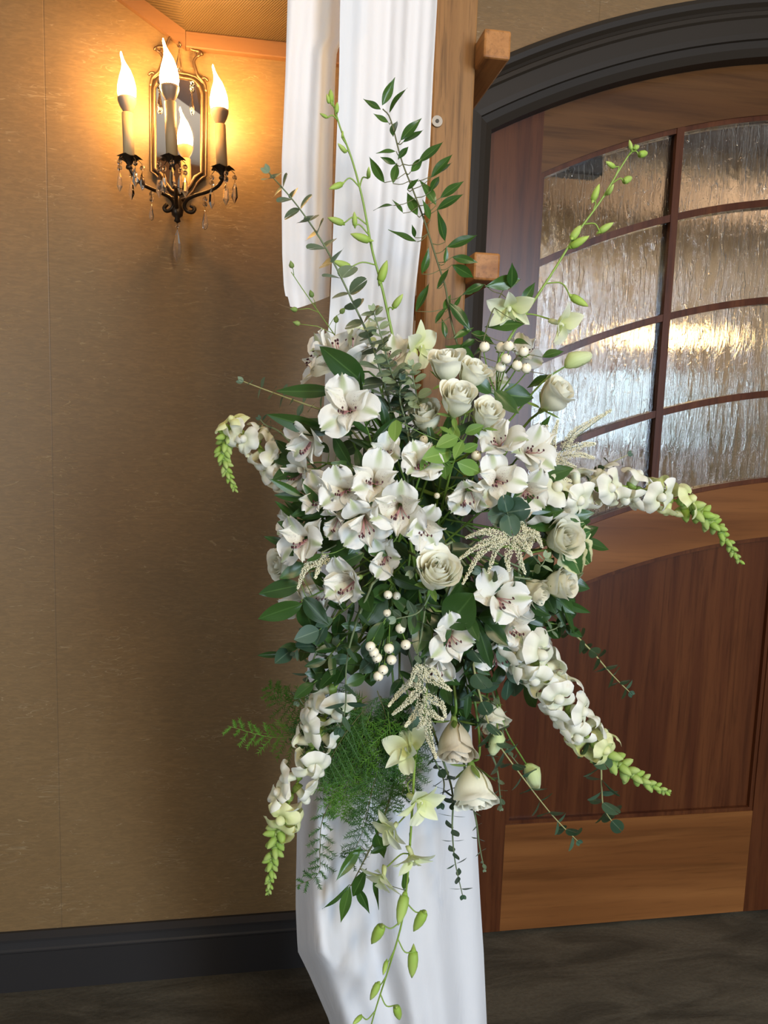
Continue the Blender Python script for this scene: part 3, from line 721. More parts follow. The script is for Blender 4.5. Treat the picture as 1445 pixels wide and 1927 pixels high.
def rose(px, py, d, fx, fy, label, kind='cream', off=0.0, Y=None, name='rose', stem_to=None, roll=0.0, k_open=1.0):
    c = pt(px, py, dep(px, py, off) if Y is None else Y); n = facing(fx, fy); R = d*.5*mpp(c)/.80
    base = c-n*R*.70
    root = thing(name, label, 'flower', base, 'white roses')
    fr = frame(base, n, UV_, roll, (R*k_open, R*k_open, R*1.5))
    P = ROSE if kind == 'cream' else ROSE_T
    for k, me in enumerate(P):
        add('petal', me, root, fr @ Matrix.Rotation(k*2.39996+random.uniform(-.2, .2), 4, 'Z') @ Matrix.Rotation(random.uniform(-.05, .05), 4, 'Y'))
    add('hip', HIP, root, fr)
    for k in range(5):
        a = k*2*pi/5
        add('sepal', SEPAL, root, fr @ Matrix.Rotation(a, 4, 'Z') @ Matrix.Translation((.12, 0, -.02)) @ Matrix.Rotation(random.uniform(-.9, .3), 4, 'Y') @ Matrix.Diagonal((.75, .75, .75, 1)))
    if stem_to is None: back_stem(root, base-n*R*.18, n, .0021)
    else:
        V, Fc, U = tube(catmull([base-n*R*.18]+[pt(*q) for q in stem_to], 16), .0021, .0024, 6); add('stem', mk('flower_stem', V, Fc, M['stem'], U), root)

# --- leaves on stems
RUS = [leafmesh('ruscus_leaf', M['ruscus'], .165, .82, .28, b, nv=12, wave=.012, ex=1.25) for b in (.08, .24, -.14)]
BROAD = [leafmesh('broad_leaf', M['leaf'], .21, .85, .18, b, wave=.012) for b in (.05, .2, -.12)]
LANCE = [leafmesh('lance_leaf', M['leaf'], .125, .8, .3, b) for b in (.05, .22, -.12)]
BRIGHT = [leafmesh('young_leaf', M['leaf_bright'], .27, .9, .15, b) for b in (.05, .15)]
def roundleaf(name, mat):
    def fn(u, v):
        a = (u*pi*.98)
        r = v*.5; return (.5-r*cos(a)*1.0, -r*sin(a)*.92, .10*(r*2)**2*(abs(sin(a))**1.5)-.03*v)
    g = grid(16, 3, fn)
    U = [(.5+ (y/1.0), x) for (x, y, z) in g[0]]
    return mk(name, g[0], g[1], mat, U)
EUC = {k: roundleaf('eucalyptus_leaf', M[k]) for k in ('euc', 'euc_dark', 'euc_pale')}
OVAL = {k: leafmesh('oval_eucalyptus_leaf', M[k], .30, .85, .12, .06) for k in ('euc', 'euc_dark', 'euc_pale')}
def leaf_between(root, me, a, b, wscale=1.0, nrm=None, name='leaf', twist=0.0):
    d = b-a; L = d.length; x = d.normalized(); n = nrm if nrm is not None else -FV
    z = n-x*n.dot(x); z = z.normalized() if z.length > 1e-4 else x.orthogonal().normalized(); y = z.cross(x)
    m = Matrix(((x.x, y.x, z.x, a.x), (x.y, y.y, z.y, a.y), (x.z, y.z, z.z, a.z), (0, 0, 0, 1)))
    return add(name, me, root, m @ Matrix.Rotation(twist, 4, 'X') @ Matrix.Diagonal((L, L*wscale, L, 1)))
def path_pts(pts, Y0, Y1=None, n=30):
    Y1 = Y0 if Y1 is None else Y1; k = len(pts)
    return catmull([pt(p[0], p[1], Y0+(Y1-Y0)*i/max(1, k-1)) for i, p in enumerate(pts)], n)
def stem_mesh(root, pts, r0, r1, mat, ns=6):
    V, Fc, U = tube(pts, r0, r1, ns); return add('stem', mk('plant_stem', V, Fc, M[mat], U), root)
def root_to_foam(pts, n=6):
    q = foam_pt(); a = pts[0]; t = (pts[0]-pts[1]).normalized(); L = (q-a).length
    return catmull([q, a.lerp(q, .5)+t*L*.2, a], n)[:-1]+list(pts)
def at_t(pts, t):
    s = t*(len(pts)-1); i = min(int(s), len(pts)-2); return pts[i].lerp(pts[i+1], s-i), (pts[i+1]-pts[i]).normalized()
def eucalyptus(path, Y0, Y1, label, npair, l0, l1, style='euc', round_=True, tmin=.0, spread=.25, mat='stem_grey', tilt=None, foam_=True, name='eucalyptus_stem'):
    pts = path_pts(path, Y0, Y1); root = thing(name, label, 'foliage', pts[0], 'eucalyptus stems')
    stem_mesh(root, root_to_foam(pts) if foam_ else pts, .0022, .0008, mat)
    for i in range(npair):
        t = tmin+(1-tmin)*(i+.5)/npair; p, d = at_t(pts, t); Lpx = l0+(l1-l0)*t; L = Lpx*mpp(p)
        side = d.cross(-FV).normalized(); fwd = side.cross(d).normalized()
        ang = (i % 2)*pi/2+random.uniform(-.5, .5)+(.5 if tilt is None else tilt)
        for s in (0, pi):
            o_ = (side*cos(ang+s)+fwd*sin(ang+s)).normalized()
            dirn = (o_+d*random.uniform(spread-.12, spread+.12)).normalized(); nrm = (d*.75+o_*-.25+(-FV)*.6)
            Lk = L*random.uniform(.85, 1.12)
            me = EUC[style] if round_ else OVAL[style]
            leaf_between(root, me, p+o_*.001, p+dirn*Lk, 1.0, nrm, 'leaf', random.uniform(-.3, .3))
    p, d = at_t(pts, 1.0)
    for s in (-1, 1): leaf_between(root, OVAL[style], p, p+(d+d.cross(FV)*.4*s).normalized()*l1*.6*mpp(p), 1, None, 'leaf')
    return root
def leafy(label, stem_pts, leaves, Y0, Y1, meshes, name='ruscus_stem', wsc=1.0, stemr=.0014, mat='stem_brown', group='leafy green stems', wob=.03, foam_=True):
    """leaves: list of (base px, base py, tip px, tip py[, width scale])"""
    pts = path_pts(stem_pts, Y0, Y1); root = thing(name, label, 'foliage', pts[0], group)
    stem_mesh(root, root_to_foam(pts) if foam_ else pts, stemr*1.4, stemr*.6, mat)
    spx = [(p, (p-CAM)) for p in pts]
    for lf in leaves:
        # nearest stem point in depth order: find closest stem sample to the leaf base
        best = min(range(len(pts)), key=lambda i: ((pts[i]-pt(lf[0], lf[1], pts[i].y)).length))
        Y = pts[best].y; a = pt(lf[0], lf[1], Y-.004); b = pt(lf[2], lf[3], Y-.004+random.uniform(-wob, wob))
        if (a-pts[best]).length > .006:
            V, Fc, U = tube(catmull([pts[best], pts[best].lerp(a, .5)+Vector((0, 0, -.003)), a], 5), stemr*.55, stemr*.45, 4); tw = add('twig', mk('twig', V, Fc, M[mat], U), root)
        me = random.choice(meshes); nrm = (-FV+RV*random.uniform(-.5, .5)+UV_*random.uniform(-.2, .6))
        leaf_between(root, me, a, b, (lf[4] if len(lf) > 4 else 1.0)*wsc, nrm, 'leaf', random.uniform(-.35, .35))
    return root
# --- snapdragon
def floret_meshes():
    tube_ = lathe([(.10, 0), (.17, .08), (.22, .3), (.23, .55), (.25, .75), (.20, .90), (.10, .97), (.01, 1.0)], 10, flat=.85)
    T = mk('snapdragon_tube', tube_[0], tube_[1], M['snap'], tube_[2])
    def lip(nl, A, R, back, seed):
        def fn(u, v):
            a = u*A; lobe = .60+.40*abs(cos(nl*a*pi/(2*A)+(pi/2 if nl % 2 == 0 else 0)))**.7
            r = .20+v*R*lobe; z = .72+.30*sin(v*1.6)-back*v*v+.11*sin(u*8+seed)*v*v
            return (r*sin(a), r*cos(a), z)
        g = grid(16, 6, fn); return g
    up = lip(2, radians(85), .78, .34, 0); lo = lip(3, radians(95), .66, .50, 2)
    lo = ([(x, -y, z) for x, y, z in lo[0]], [tuple(reversed(f)) for f in lo[1]], lo[2])
    bud = lathe([(.06, 0), (.20, .10), (.27, .35), (.25, .62), (.15, .86), (.02, 1.0)], 8, ax=lambda z: (0, .12*z*z))
    cal = lathe([(.04, -.10), (.20, -.04), (.27, .08), (.29, .20)], 6)
    return T, mk('upper_lip', *(up[0], up[1], M['snap'], up[2])), mk('lower_lip', *(lo[0], lo[1], M['snap'], lo[2])), mk('snapdragon_bud', bud[0], bud[1], M['snap_bud'], bud[2]), mk('calyx', cal[0], cal[1], M['sepal'], cal[2])
TUBE, ULIP, LLIP, SBUD, CALYX = floret_meshes()
YOUNG = []
for me_ in (TUBE, ULIP, LLIP):
    m2_ = me_.copy(); m2_.materials[0] = M['snap_young']; YOUNG.append(m2_)
def snapdragon(path, Y0, Y1, label, tfl, nfl, nbud, f0, f1, b0, b1, n=40):
    pts = path_pts(path, Y0, Y1, n); root = thing('snapdragon', label, 'flower', pts[0], 'white snapdragon spikes')
    stem_mesh(root, root_to_foam(pts), .0034, .0011, 'stem_orchid', 7)
    def around(t, i, tip):
        p, d = at_t(pts, t); a = i*2.39996+random.uniform(-.3, .3)
        side = d.cross(-FV).normalized(); fwd = side.cross(d).normalized()
        o_ = side*cos(a)+fwd*sin(a)
        if o_.dot(-FV) < -.55: o_ = o_-(-FV)*1.1*o_.dot(-FV)
        return p, d, (o_.normalized()+d*tip).normalized()
    for i in range(nfl):
        t = tfl*(i+.3)/nfl; p, d, o_ = around(t, i, .25); L = (f0+(f1-f0)*t/tfl)*mpp(p)
        fr = frame(p, o_+Vector((0, 0, -.25)), d, random.uniform(-.4, .4), L)
        tb_, ul_, ll_ = YOUNG if i >= nfl*.78 else (TUBE, ULIP, LLIP)
        f = add('floret', tb_, root, fr)
        k = random.uniform(.9, 1.15)
        add('upper_lip', ul_, f, fr @ Matrix.Rotation(random.uniform(-.25, .1), 4, 'X') @ Matrix.Diagonal((k, k, 1, 1))); add('lower_lip', ll_, f, fr @ Matrix.Rotation(random.uniform(-.1, .3), 4, 'X') @ Matrix.Diagonal((k, k, 1, 1)))
        add('calyx', CALYX, f, fr)
    for i in range(nbud):
        q = i/nbud; t = tfl+(.995-tfl)*(q**.9); p, d, o_ = around(t, i, .55+.9*q); L = (b0+(b1-b0)*q)*mpp(p)
        fr = frame(p, o_, d, random.uniform(-.5, .5), L); f = add('bud', SBUD, root, fr); add('calyx', CALYX, f, fr)

# --- dendrobium orchid sprays
def orchid_meshes():
    sep = leafmesh('orchid_sepal', M['orchid'], .26, .8, .35, .22, wave=.02); pet = leafmesh('orchid_petal', M['orchid'], .38, .95, .25, .25, tip=1.05, wave=.02)
    def lipf(u, v):
        w_ = .10+.26*smooth(.1, .75, v)*(1-.6*smooth(.8, 1, v)); return (v*.75, u*w_, .22*u*u*(1.2-v)-.35*v*v+.03*sin(u*7)*v)
    g = grid(8, 8, lipf); lip_ = mk('orchid_lip', g[0], g[1], M['orchid'], g[2])
    col = lathe([(.10, -.35), (.12, -.2), (.09, 0), (.10, .18), (.06, .28), (.01, .30)], 8, ax=lambda z: (-.12*max(0, -z)*3, 0)); c = mk('orchid_column', col[0], col[1], M['orchid'], col[2])
    bud = lathe([(.05, 0), (.17, .08), (.205, .30), (.19, .55), (.12, .80), (.02, 1.0)], 10, ax=lambda z: (.10*z*z-.05*(1-z)**2, 0)); b_ = mk('orchid_bud', bud[0], bud[1], M['orchid_bud'], bud[2])
    spur = lathe([(.13, -.02), (.10, .10), (.05, .22), (.01, .30)], 8); s = mk('bud_spur', spur[0], spur[1], M['orchid_bud'], spur[2])
    return sep, pet, lip_, c, b_, s
OSEP, OPET, OLIP, OCOL, OBUD, OSPUR = orchid_meshes()
def orchid(path, Y0, Y1, label, buds, blooms, n=36):
    """buds: (px,py base, px,py tip); blooms: (px,py,size,fx,fy,roll)"""
    pts = path_pts(path, Y0, Y1, n); root = thing('orchid_spray', label, 'flower', pts[0], 'orchid sprays')
    stem_mesh(root, root_to_foam(pts), .0026, .0011, 'stem_orchid', 7)
    def near(px, py): return min(range(len(pts)), key=lambda i: (pts[i]-pt(px, py, pts[i].y)).length)
    for bx, by, tx, ty in buds:
        i = near(bx, by); i = max(0, i-1); Y = pts[i].y-.006; a = pt(bx, by, Y); b = pt(tx, ty, Y+random.uniform(-.012, .012)); d = b-a; L = d.length
        fr = frame(a, d, -FV, random.choice((pi/2, -pi/2)), (L*1.0, L, L)); o_ = add('bud', OBUD, root, fr)
        if L > .02: add('spur', OSPUR, o_, fr @ Matrix.Translation((-.06, 0, .05)) @ Matrix.Rotation(-2.3, 4, 'Y') @ Matrix.Diagonal((.9, .9, .9, 1)))
        if (a-pts[i]).length > .004:
            V, Fc, U = tube(catmull([pts[i], pts[i].lerp(a, .55)+(pts[i]-pts[max(0, i-2)])*.4-d.normalized()*.003, a], 8), .0012, .0011, 5); add('pedicel', mk('pedicel', V, Fc, M['stem_orchid'], U), o_)
    for px, py, sz_, fx, fy, rl in blooms:
        i = max(0, near(px, py)-2); c = pt(px, py, pts[i].y-.012); nn = facing(fx, fy); R = sz_*.5*mpp(c); fr = frame(c, nn, UV_, rl, R)
        o_ = add('blossom', OCOL, root, fr)
        for k, (me, ang, s) in enumerate(((OSEP, 90, 1.0), (OSEP, 215, 1.0), (OSEP, 325, 1.0), (OPET, 28, 1.0), (OPET, 152, 1.0))):
            add('petal', me, o_, fr @ Matrix.Rotation(radians(ang), 4, 'Z') @ Matrix.Translation((.05, 0, .02*(k > 2))) @ Matrix.Rotation(random.uniform(-.95, -.25), 4, 'Y') @ Matrix.Rotation(random.uniform(-.35, .35), 4, 'X') @ Matrix.Diagonal((s, s, s, 1)))
        add('lip', OLIP, o_, fr @ Matrix.Rotation(radians(270), 4, 'Z') @ Matrix.Translation((.06, 0, .10)) @ Matrix.Rotation(-.6, 4, 'Y'))
        bp = c-nn*R*.35
        V, Fc, U = tube(catmull([pts[i], pts[i].lerp(bp, .5)-nn*.01, bp], 8), .0012, .0012, 5); add('pedicel', mk('pedicel', V, Fc, M['stem_orchid'], U), o_)

# --- hypericum
BERRY = mk('hypericum_berry', *lathe([(.05, -1.0), (.55, -.82), (.95, -.25), (1.0, .15), (.80, .68), (.35, 1.02), (.04, 1.10)], 14)[:2], M['berry'])
BTIP = mk('berry_tip', *lathe([(.14, 1.06), (.10, 1.18), (.02, 1.3)], 6)[:2], M['berry_tip'])
CLEAF = leafmesh('berry_calyx_leaf', M['leaf_bright'], .30, .85, .2, -.2, 4, 6)
def hypericum(label, base, berries, Y, leaves=()):
    """base px,py then berries (px,py,radius px,fx,fy)"""
    b0 = pt(base[0], base[1], Y+.03); root = thing('hypericum_sprig', label, 'berries', b0, 'white hypericum sprigs')
    q = foam_pt(); stem_mesh(root, catmull([q, q.lerp(b0, .5), b0], 8), .0018, .0014, 'stem')
    for px, py, r, fx, fy in berries:
        c = pt(px, py, Y+random.uniform(-.012, .012)); n = facing(fx, fy); R = r*mpp(c); fr = frame(c, n, UV_, 0, R)
        o_ = add('berry', BERRY, root, fr); add('berry_tip', BTIP, o_, fr)
        for k in range(5): add('calyx_leaf', CLEAF, o_, fr @ Matrix.Rotation(k*1.2566+random.uniform(-.2, .2), 4, 'Z') @ Matrix.Translation((.25, 0, -.95)) @ Matrix.Rotation(random.uniform(-.7, -.1), 4, 'Y') @ Matrix.Diagonal((1.05, 1.05, 1.05, 1)))
        e = c-n*R; V, Fc, U = tube(catmull([b0, b0.lerp(e, .6)-n*.006, e], 6), .0011, .0009, 5); add('twig', mk('twig', V, Fc, M['stem'], U), root)
    for l_ in leaves:
        a, b = pt(l_[0], l_[1], Y+.01), pt(l_[2], l_[3], Y+.0); leaf_between(root, random.choice(BROAD), a, b, 1.1, None, 'leaf', random.uniform(-.3, .3))

# --- astilbe
def astilbe(label, path, branches, Y0, Y1, r=2.0, dens=1.0):
    pts = path_pts(path, Y0, Y1, 24); root = thing('astilbe_plume', label, 'flower', pts[0], 'cream astilbe plumes')
    stem_mesh(root, root_to_foam(pts), .0012, .0006, 'stem_grey', 5)
    def cluster(line, w0, w1, cnt):
        P = []
        for i in range(cnt):
            t = i/cnt; p, d = at_t(line, t); m = mpp(p); wd = (w0+(w1-w0)*t)*m
            o_ = Vector((random.gauss(0, 1), random.gauss(0, 1), random.gauss(0, 1))); o_ = (o_-d*o_.dot(d)).normalized()*wd*random.uniform(.4, 1.0); R = r*m*random.uniform(.4, .85)
            c = p+o_; V = [c+Vector(v)*R for v in ((1, 0, 0), (-1, 0, 0), (0, 1, 0), (0, -1, 0), (0, 0, 1.25), (0, 0, -1.25))]
            P.append((V, [(0, 2, 4), (2, 1, 4), (1, 3, 4), (3, 0, 4), (2, 0, 5), (1, 2, 5), (3, 1, 5), (0, 3, 5)]))
        return join(P)
    for br in branches:
        i = min(range(len(pts)), key=lambda k: (pts[k]-pt(br[0][0], br[0][1], pts[k].y)).length)
        ln = catmull([pts[i]]+[pt(x, y, pts[i].y+random.uniform(-.02, .02)) for x, y in br[1:]], 14)
        V, Fc, U = tube(ln, .0006, .0004, 4); t_ = add('branchlet', mk('astilbe_branchlet', V, Fc, M['stem_grey'], U), root)
        Lpx = sum((ln[k+1]-ln[k]).length for k in range(len(ln)-1))/mpp(ln[0])
        j = cluster(ln, 11.5, 2.5, int(Lpx*6.0*dens)); add('floret_cluster', mk('astilbe_florets', j[0], j[1], M['astilbe']), t_, None, None, 'stuff')

# --- asparagus fern
def fern(label, path, Y0, Y1, wpx, mat='fern', nb=34, name='fern_frond'):
    pts = path_pts(path, Y0, Y1, 30); root = thing(name, label, 'foliage', pts[0], 'asparagus fern fronds')
    stem_mesh(root, pts, .0009, .0004, 'stem_brown' if mat == 'fern_dark' else 'stem', 5)
    P = []
    for i in range(nb):
        t = .06+.94*i/nb; p, d = at_t(pts, min(1, t)); m = mpp(p); side = d.cross(FV).normalized()*(1 if i % 2 else -1)
        L = wpx*m*(.35+.65*sin(pi*min(1, .15+t*.85)))*random.uniform(.7, 1.1)
        dr = (side+d*random.uniform(.3, .9)+FV*random.uniform(-.5, .5)).normalized(); end = p+dr*L+Vector((0, 0, -.1*L))
        P.append(tube([p, p.lerp(end, .5)+Vector((0, 0, .04*L)), end], .00045, .0003, 3, False)[:2])
        for k in range(20):
            q = p.lerp(end, (k+1)/20.5); s2 = dr.cross(FV).normalized()*(1 if k % 2 else -1)
            nd = (s2+dr*.8+Vector((random.gauss(0, .3), random.gauss(0, .5), random.gauss(0, .3)))).normalized(); l2 = L*.30*(1-.5*k/20)*random.uniform(.7, 1.2)+.002
            w_ = nd.orthogonal().normalized()*.0008
            P.append(([q-w_, q+w_, q+nd*l2], [(0, 1, 2)])); w2 = nd.cross(w_).normalized()*.0008
            P.append(([q-w2, q+w2, q+nd*l2], [(0, 1, 2)]))
    j = join(P); add('needles', mk('fern_needles', j[0], j[1], M[mat], smooth=False), root, None, None, 'stuff')

# ------------------------------------------------------------------ arrangement: alstroemeria
# px, py, diameter px, facing right, facing up, openness, label, roll, depth offset
AL = [
 (657, 768, 122, -.05, .15, 2, 'flat open white alstroemeria at the upper left, below the grey eucalyptus', 0.05, -.02),
 (577, 832, 92, -.75, -.75, 1, 'white alstroemeria trumpet tipping down beside the curled left snapdragon', .3, .0),
 (650, 660, 122, -.25, 2.4, 0, 'pale upright alstroemeria trumpet with green streaks below the drape tail', .2, .03),
 (602, 672, 106, -2.4, .9, 0, 'cream alstroemeria trumpet pointing left toward the wall', .6, .03),
 (648, 918, 100, -.15, .1, 1, 'white alstroemeria with dark anthers, left of the yellowish one', .2, -.01),
 (706, 902, 104, .1, .25, 1, 'yellowish-white alstroemeria at the centre of the upper cluster', -.2, -.01),
 (606, 935, 96, -.7, .1, 1, 'speckled alstroemeria facing left above the big white left one', .5, .0),
 (573, 1012, 112, -.45, .0, 2, 'large bluish-white alstroemeria low at the left edge', .35, -.01),
 (634, 985, 66, -.2, -.9, 0, 'half-closed alstroemeria seen from behind between two open blooms', .1, -.01),
 (686, 985, 104, .1, -.55, 1, 'white alstroemeria drooping below the yellowish bloom', .4, -.02),
 (755, 958, 112, .0, -.2, 1, 'central white alstroemeria with a pink-throated cluster of anthers', -.1, -.025),
 (797, 990, 94, .55, -.5, 1, 'white alstroemeria drooping to the right of the central bloom', -.3, -.02),
 (728, 848, 74, -.1, .35, 1, 'small white alstroemeria tucked above the cluster under the eucalyptus', .0, .02),
 (790, 872, 96, .1, .25, 1, 'cream alstroemeria beside the bright green young leaves', .25, .0),
 (938, 828, 98, -.25, .55, 1, 'cream alstroemeria just under the lowest rose of the top group', .3, .0),
 (1000, 843, 108, .35, .3, 1, 'cream alstroemeria at the upper right beside the feathery astilbe', -.25, .0),
 (936, 902, 104, .0, .05, 2, 'pale speckled alstroemeria above the round dark eucalyptus leaves', .2, -.01),
 (993, 922, 100, .3, -.2, 1, 'pale alstroemeria leaning right next to the right snapdragon base', -.2, -.005),
 (880, 932, 84, -.3, -.7, 0, 'drooping half-open alstroemeria left of the round eucalyptus leaves', .2, .0),
 (724, 1046, 82, -.1, -.1, 1, 'shaded bluish alstroemeria deep in the middle above the white rose', .5, .02),
 (655, 1097, 96, -.45, -.15, 0, 'pink-throated alstroemeria facing left in the lower left part', .2, -.01),
 (560, 1128, 82, -1.0, -.1, 0, 'cream alstroemeria seen from the side behind two glossy leaves', .3, .03),
 (606, 1112, 84, -.3, -.5, 1, 'shaded white alstroemeria behind the lower left leaves', .1, .04),
 (850, 1197, 98, .1, -.05, 1, 'white alstroemeria low in the middle, right of the berries', .15, -.02),
 (940, 1125, 116, .15, .1, 2, 'large white alstroemeria under the drooping astilbe plume', .55, -.015),
 (968, 1178, 88, .7, -.35, 0, 'green-streaked alstroemeria seen from the side below the large right one', -.2, .0),
 (938, 1228, 92, .1, -.75, 1, 'bluish alstroemeria hanging open at the lower right', .2, .0),
 (822, 1252, 82, -.1, -.95, 0, 'shaded alstroemeria hanging above the lower astilbe plume', -.2, .0),
 (548, 985, 70, -1.2, .2, 0, 'small cream alstroemeria pointing left at the far left edge', .2, .04),
 (560, 890, 84, -1.0, -.25, 1, 'creamy alstroemeria behind the curled snapdragon stem', -.3, .04),
 (1006, 1216, 78, .8, -.35, 0, 'white alstroemeria at the base of the lower right snapdragon', .3, .01),
 (738, 670, 92, .2, .6, 1, 'pale alstroemeria half hidden behind the tall eucalyptus leaves', .0, .10),
 (1036, 905, 66, .5, .2, 1, 'small pale alstroemeria peeping behind the right snapdragon', .0, .03),
 (985, 660, 74, .4, .5, 1, 'white alstroemeria behind the upper white berries', .0, .05),
 (925, 718, 70, .3, .2, 0, 'pale alstroemeria behind the top rose group', .4, .05),
]
for a in AL: alstro(a[0], a[1], a[2], a[3], a[4], a[5], a[6], a[7], a[8])
# roses
rose(840, 692, 70, -.15, 1.5, 'cream rose at the top of the rose group', off=.0, roll=.2)
rose(888, 708, 62, .7, 1.4, 'cream rose right of the topmost rose, leaning right', off=.0, roll=1.2)
rose(860, 757, 74, .2, 1.0, 'cream rose below the topmost pair', off=-.02, roll=2.1)
rose(914, 784, 62, .35, .9, 'small cream rose, lowest of the top group', off=-.015, roll=.8)
rose(1042, 748, 72, .9, 1.0, 'lone white rose against the glass at the upper right', off=.0, roll=2.6, Y=-.90)
rose(1054, 1015, 78, .45, .25, 'full white rose beside the variegated ivy leaves', off=-.02, roll=.4, Y=-.95)
rose(1050, 1100, 68, 1.2, .2, 'white rose facing right below the ivy leaves', off=.0, roll=1.7, Y=-.94)
rose(1000, 1112, 60, 1.2, -.6, 'greenish-white rose left of the right-facing rose', off=.0, roll=.3, Y=-.94)
rose(820, 1082, 84, .25, .75, 'large open white rose in the middle of the arrangement', off=-.03, roll=.9, k_open=1.08)
rose(802, 790, 66, -.3, 1.2, 'shaded cream rose behind the small eucalyptus leaves', off=.04, roll=.6)
rose(535, 1062, 60, -.9, .1, 'small cream rose at the left edge beside the wall', off=.0, Y=-.90, roll=.3)
rose(857, 1393, 82, .05, -1.5, 'faded tan rose hanging upside down below the astilbe', 'tan', Y=-.93, roll=.5, stem_to=[(858, 1330, -.92), (850, 1260, -.90), (830, 1150, -.87)])
rose(892, 1480, 86, .15, -1.5, 'cream rose hanging lowest, over the white drape', Y=-.93, roll=1.5, stem_to=[(902, 1420, -.92), (895, 1330, -.91), (865, 1220, -.88), (830, 1120, -.87)], k_open=1.05)
rose(925, 1345, 62, .35, -1.3, 'white rose hanging behind the dark eucalyptus on the right', Y=-.89, roll=2.2, stem_to=[(918, 1280, -.88), (890, 1200, -.87), (840, 1100, -.86)])
# lisianthus buds
LB = mk('lisianthus_bud', *(lambda g: (g[0], g[1], M['lis_bud'], g[2]))(lathe([(.06, 0), (.18, .12), (.30, .35), (.27, .6), (.20, .85), (.10, 1.0), (.02, 1.03)], 10, ax=lambda z: (.06*sin(z*5), 0))))
def bud(label, a, b, Y, stem):
    A, B = pt(a[0], a[1], Y), pt(b[0], b[1], Y); root = thing('lisianthus_bud', label, 'flower bud', A); L = (B-A).length; fr = frame(A, B-A, -FV, 0, L)
    add('petals', LB, root, fr)
    for k in range(5): add('sepal', SEPAL, root, fr @ Matrix.Rotation(k*1.2566, 4, 'Z') @ Matrix.Translation((.08, 0, 0)) @ Matrix.Rotation(-1.15, 4, 'Y') @ Matrix.Diagonal((.6, .6, .6, 1)))
    V, Fc, U = tube(catmull([A]+[pt(*s) for s in stem], 12), .0014, .0018, 5); add('stem', mk('flower_stem', V, Fc, M['stem'], U), root)
bud('pale green lisianthus bud against the textured glass', (1063, 690), (1110, 664), -.90, [(1020, 720, -.90), (960, 790, -.88), (860, 900, -.87)])
bud('greenish lisianthus bud hanging beside the long eucalyptus', (990, 1438), (1014, 1482), -.90, [(950, 1370, -.90), (930, 1290, -.88), (860, 1150, -.87)])
bud('yellow-green bud hanging right of the tan rose', (935, 1372), (930, 1420), -.92, [(936, 1330, -.90), (920, 1240, -.88), (850, 1120, -.87)])
# snapdragons
snapdragon([(560, 915), (515, 872), (472, 822), (440, 812), (421, 842), (426, 885), (444, 925)], -.89, -.87, 'white snapdragon curling down over the wall at the left', .50, 9, 28, 40, 32, 28, 9)
snapdragon([(1010, 945), (1075, 925), (1150, 915), (1225, 925), (1290, 952), (1345, 990), (1396, 1062)], -.95, -.86, 'long white snapdragon reaching right across the door', .66, 15, 28, 46, 34, 34, 11)
snapdragon([(975, 1205), (1020, 1262), (1062, 1325), (1105, 1385), (1150, 1428), (1205, 1468), (1262, 1493)], -.95, -.88, 'white snapdragon sweeping down right over the lower door panel', .60, 16, 26, 48, 38, 36, 11)
snapdragon([(632, 1290), (608, 1360), (578, 1430), (546, 1505), (522, 1570), (510, 1630), (505, 1685)], -.92, -.88, 'white snapdragon hanging down at the lower left', .62, 13, 24, 46, 38, 30, 9)
# orchids
def z2(x, y): return 440+x/3.141, 140+y/3.141
def z3(x, y): return 800+x/2.24, y/2.24
def z4(x, y): return 420+x/2.89, 1260+y/2.89
def seg(z, *q): return [(*z(a, b), *z(c, d)) for a, b, c, d in q]
orchid([(752, 700), (736, 620), (716, 530), (700, 470), (682, 375), (662, 300), (640, 240), (622, 178)], -.86, -.90, 'tall budding orchid spray standing up against the white drape',
       seg(z2, (795, 615, 798, 545), (640, 650, 565, 672), (650, 880, 552, 850), (715, 895, 712, 815), (800, 985, 695, 940), (690, 1140, 585, 1105), (862, 1225, 905, 1105), (553, 258, 508, 228), (662, 462, 618, 408), (606, 225, 612, 168), (575, 160, 572, 95), (562, 170, 550, 118), (940, 1380, 1000, 1300), (640, 370, 645, 335)),
       [(783, 652, 96, 1.1, -.3, .3), (690, 640, 84, -.8, .5, .1)])
orchid([(930, 700), (957, 640), (990, 588), (1040, 512), (1085, 440), (1130, 378), (1170, 312), (1196, 272)], -.88, -.92, 'budding orchid spray rising to the right in front of the door glass',
       seg(z3, (868, 632, 862, 588), (900, 655, 942, 640), (795, 706, 766, 680), (835, 768, 876, 742), (705, 848, 735, 775), (768, 822, 795, 775), (615, 1010, 660, 945), (735, 975, 790, 942), (612, 1040, 690, 998), (612, 1250, 688, 1288), (880, 628, 905, 612)),
       [(958, 578, 96, -.1, -1.0, .0), (1050, 608, 92, 1.0, -.9, .4)])
orchid([(800, 1330), (782, 1420), (777, 1500), (772, 1580), (766, 1660), (755, 1740), (732, 1820), (708, 1895), (690, 1960)], -.93, -.90, 'long orchid spray trailing down over the white drape',
       seg(z4, (990, 1225, 950, 1385), (1095, 1310, 1035, 1432), (865, 1385, 805, 1502), (1035, 1535, 1025, 1665), (890, 1585, 868, 1660), (845, 1700, 800, 1802), (940, 1825, 960, 1915), (755, 1885, 700, 1927)),
       [(772, 1412, 108, -.9, .6, .5), (784, 1505, 104, .9, -.3, -.3), (740, 1558, 88, -1.0, -.5, .4), (775, 1608, 92, .2, -1.3, .2), (722, 1646, 92, -.6, -.9, -.2)])
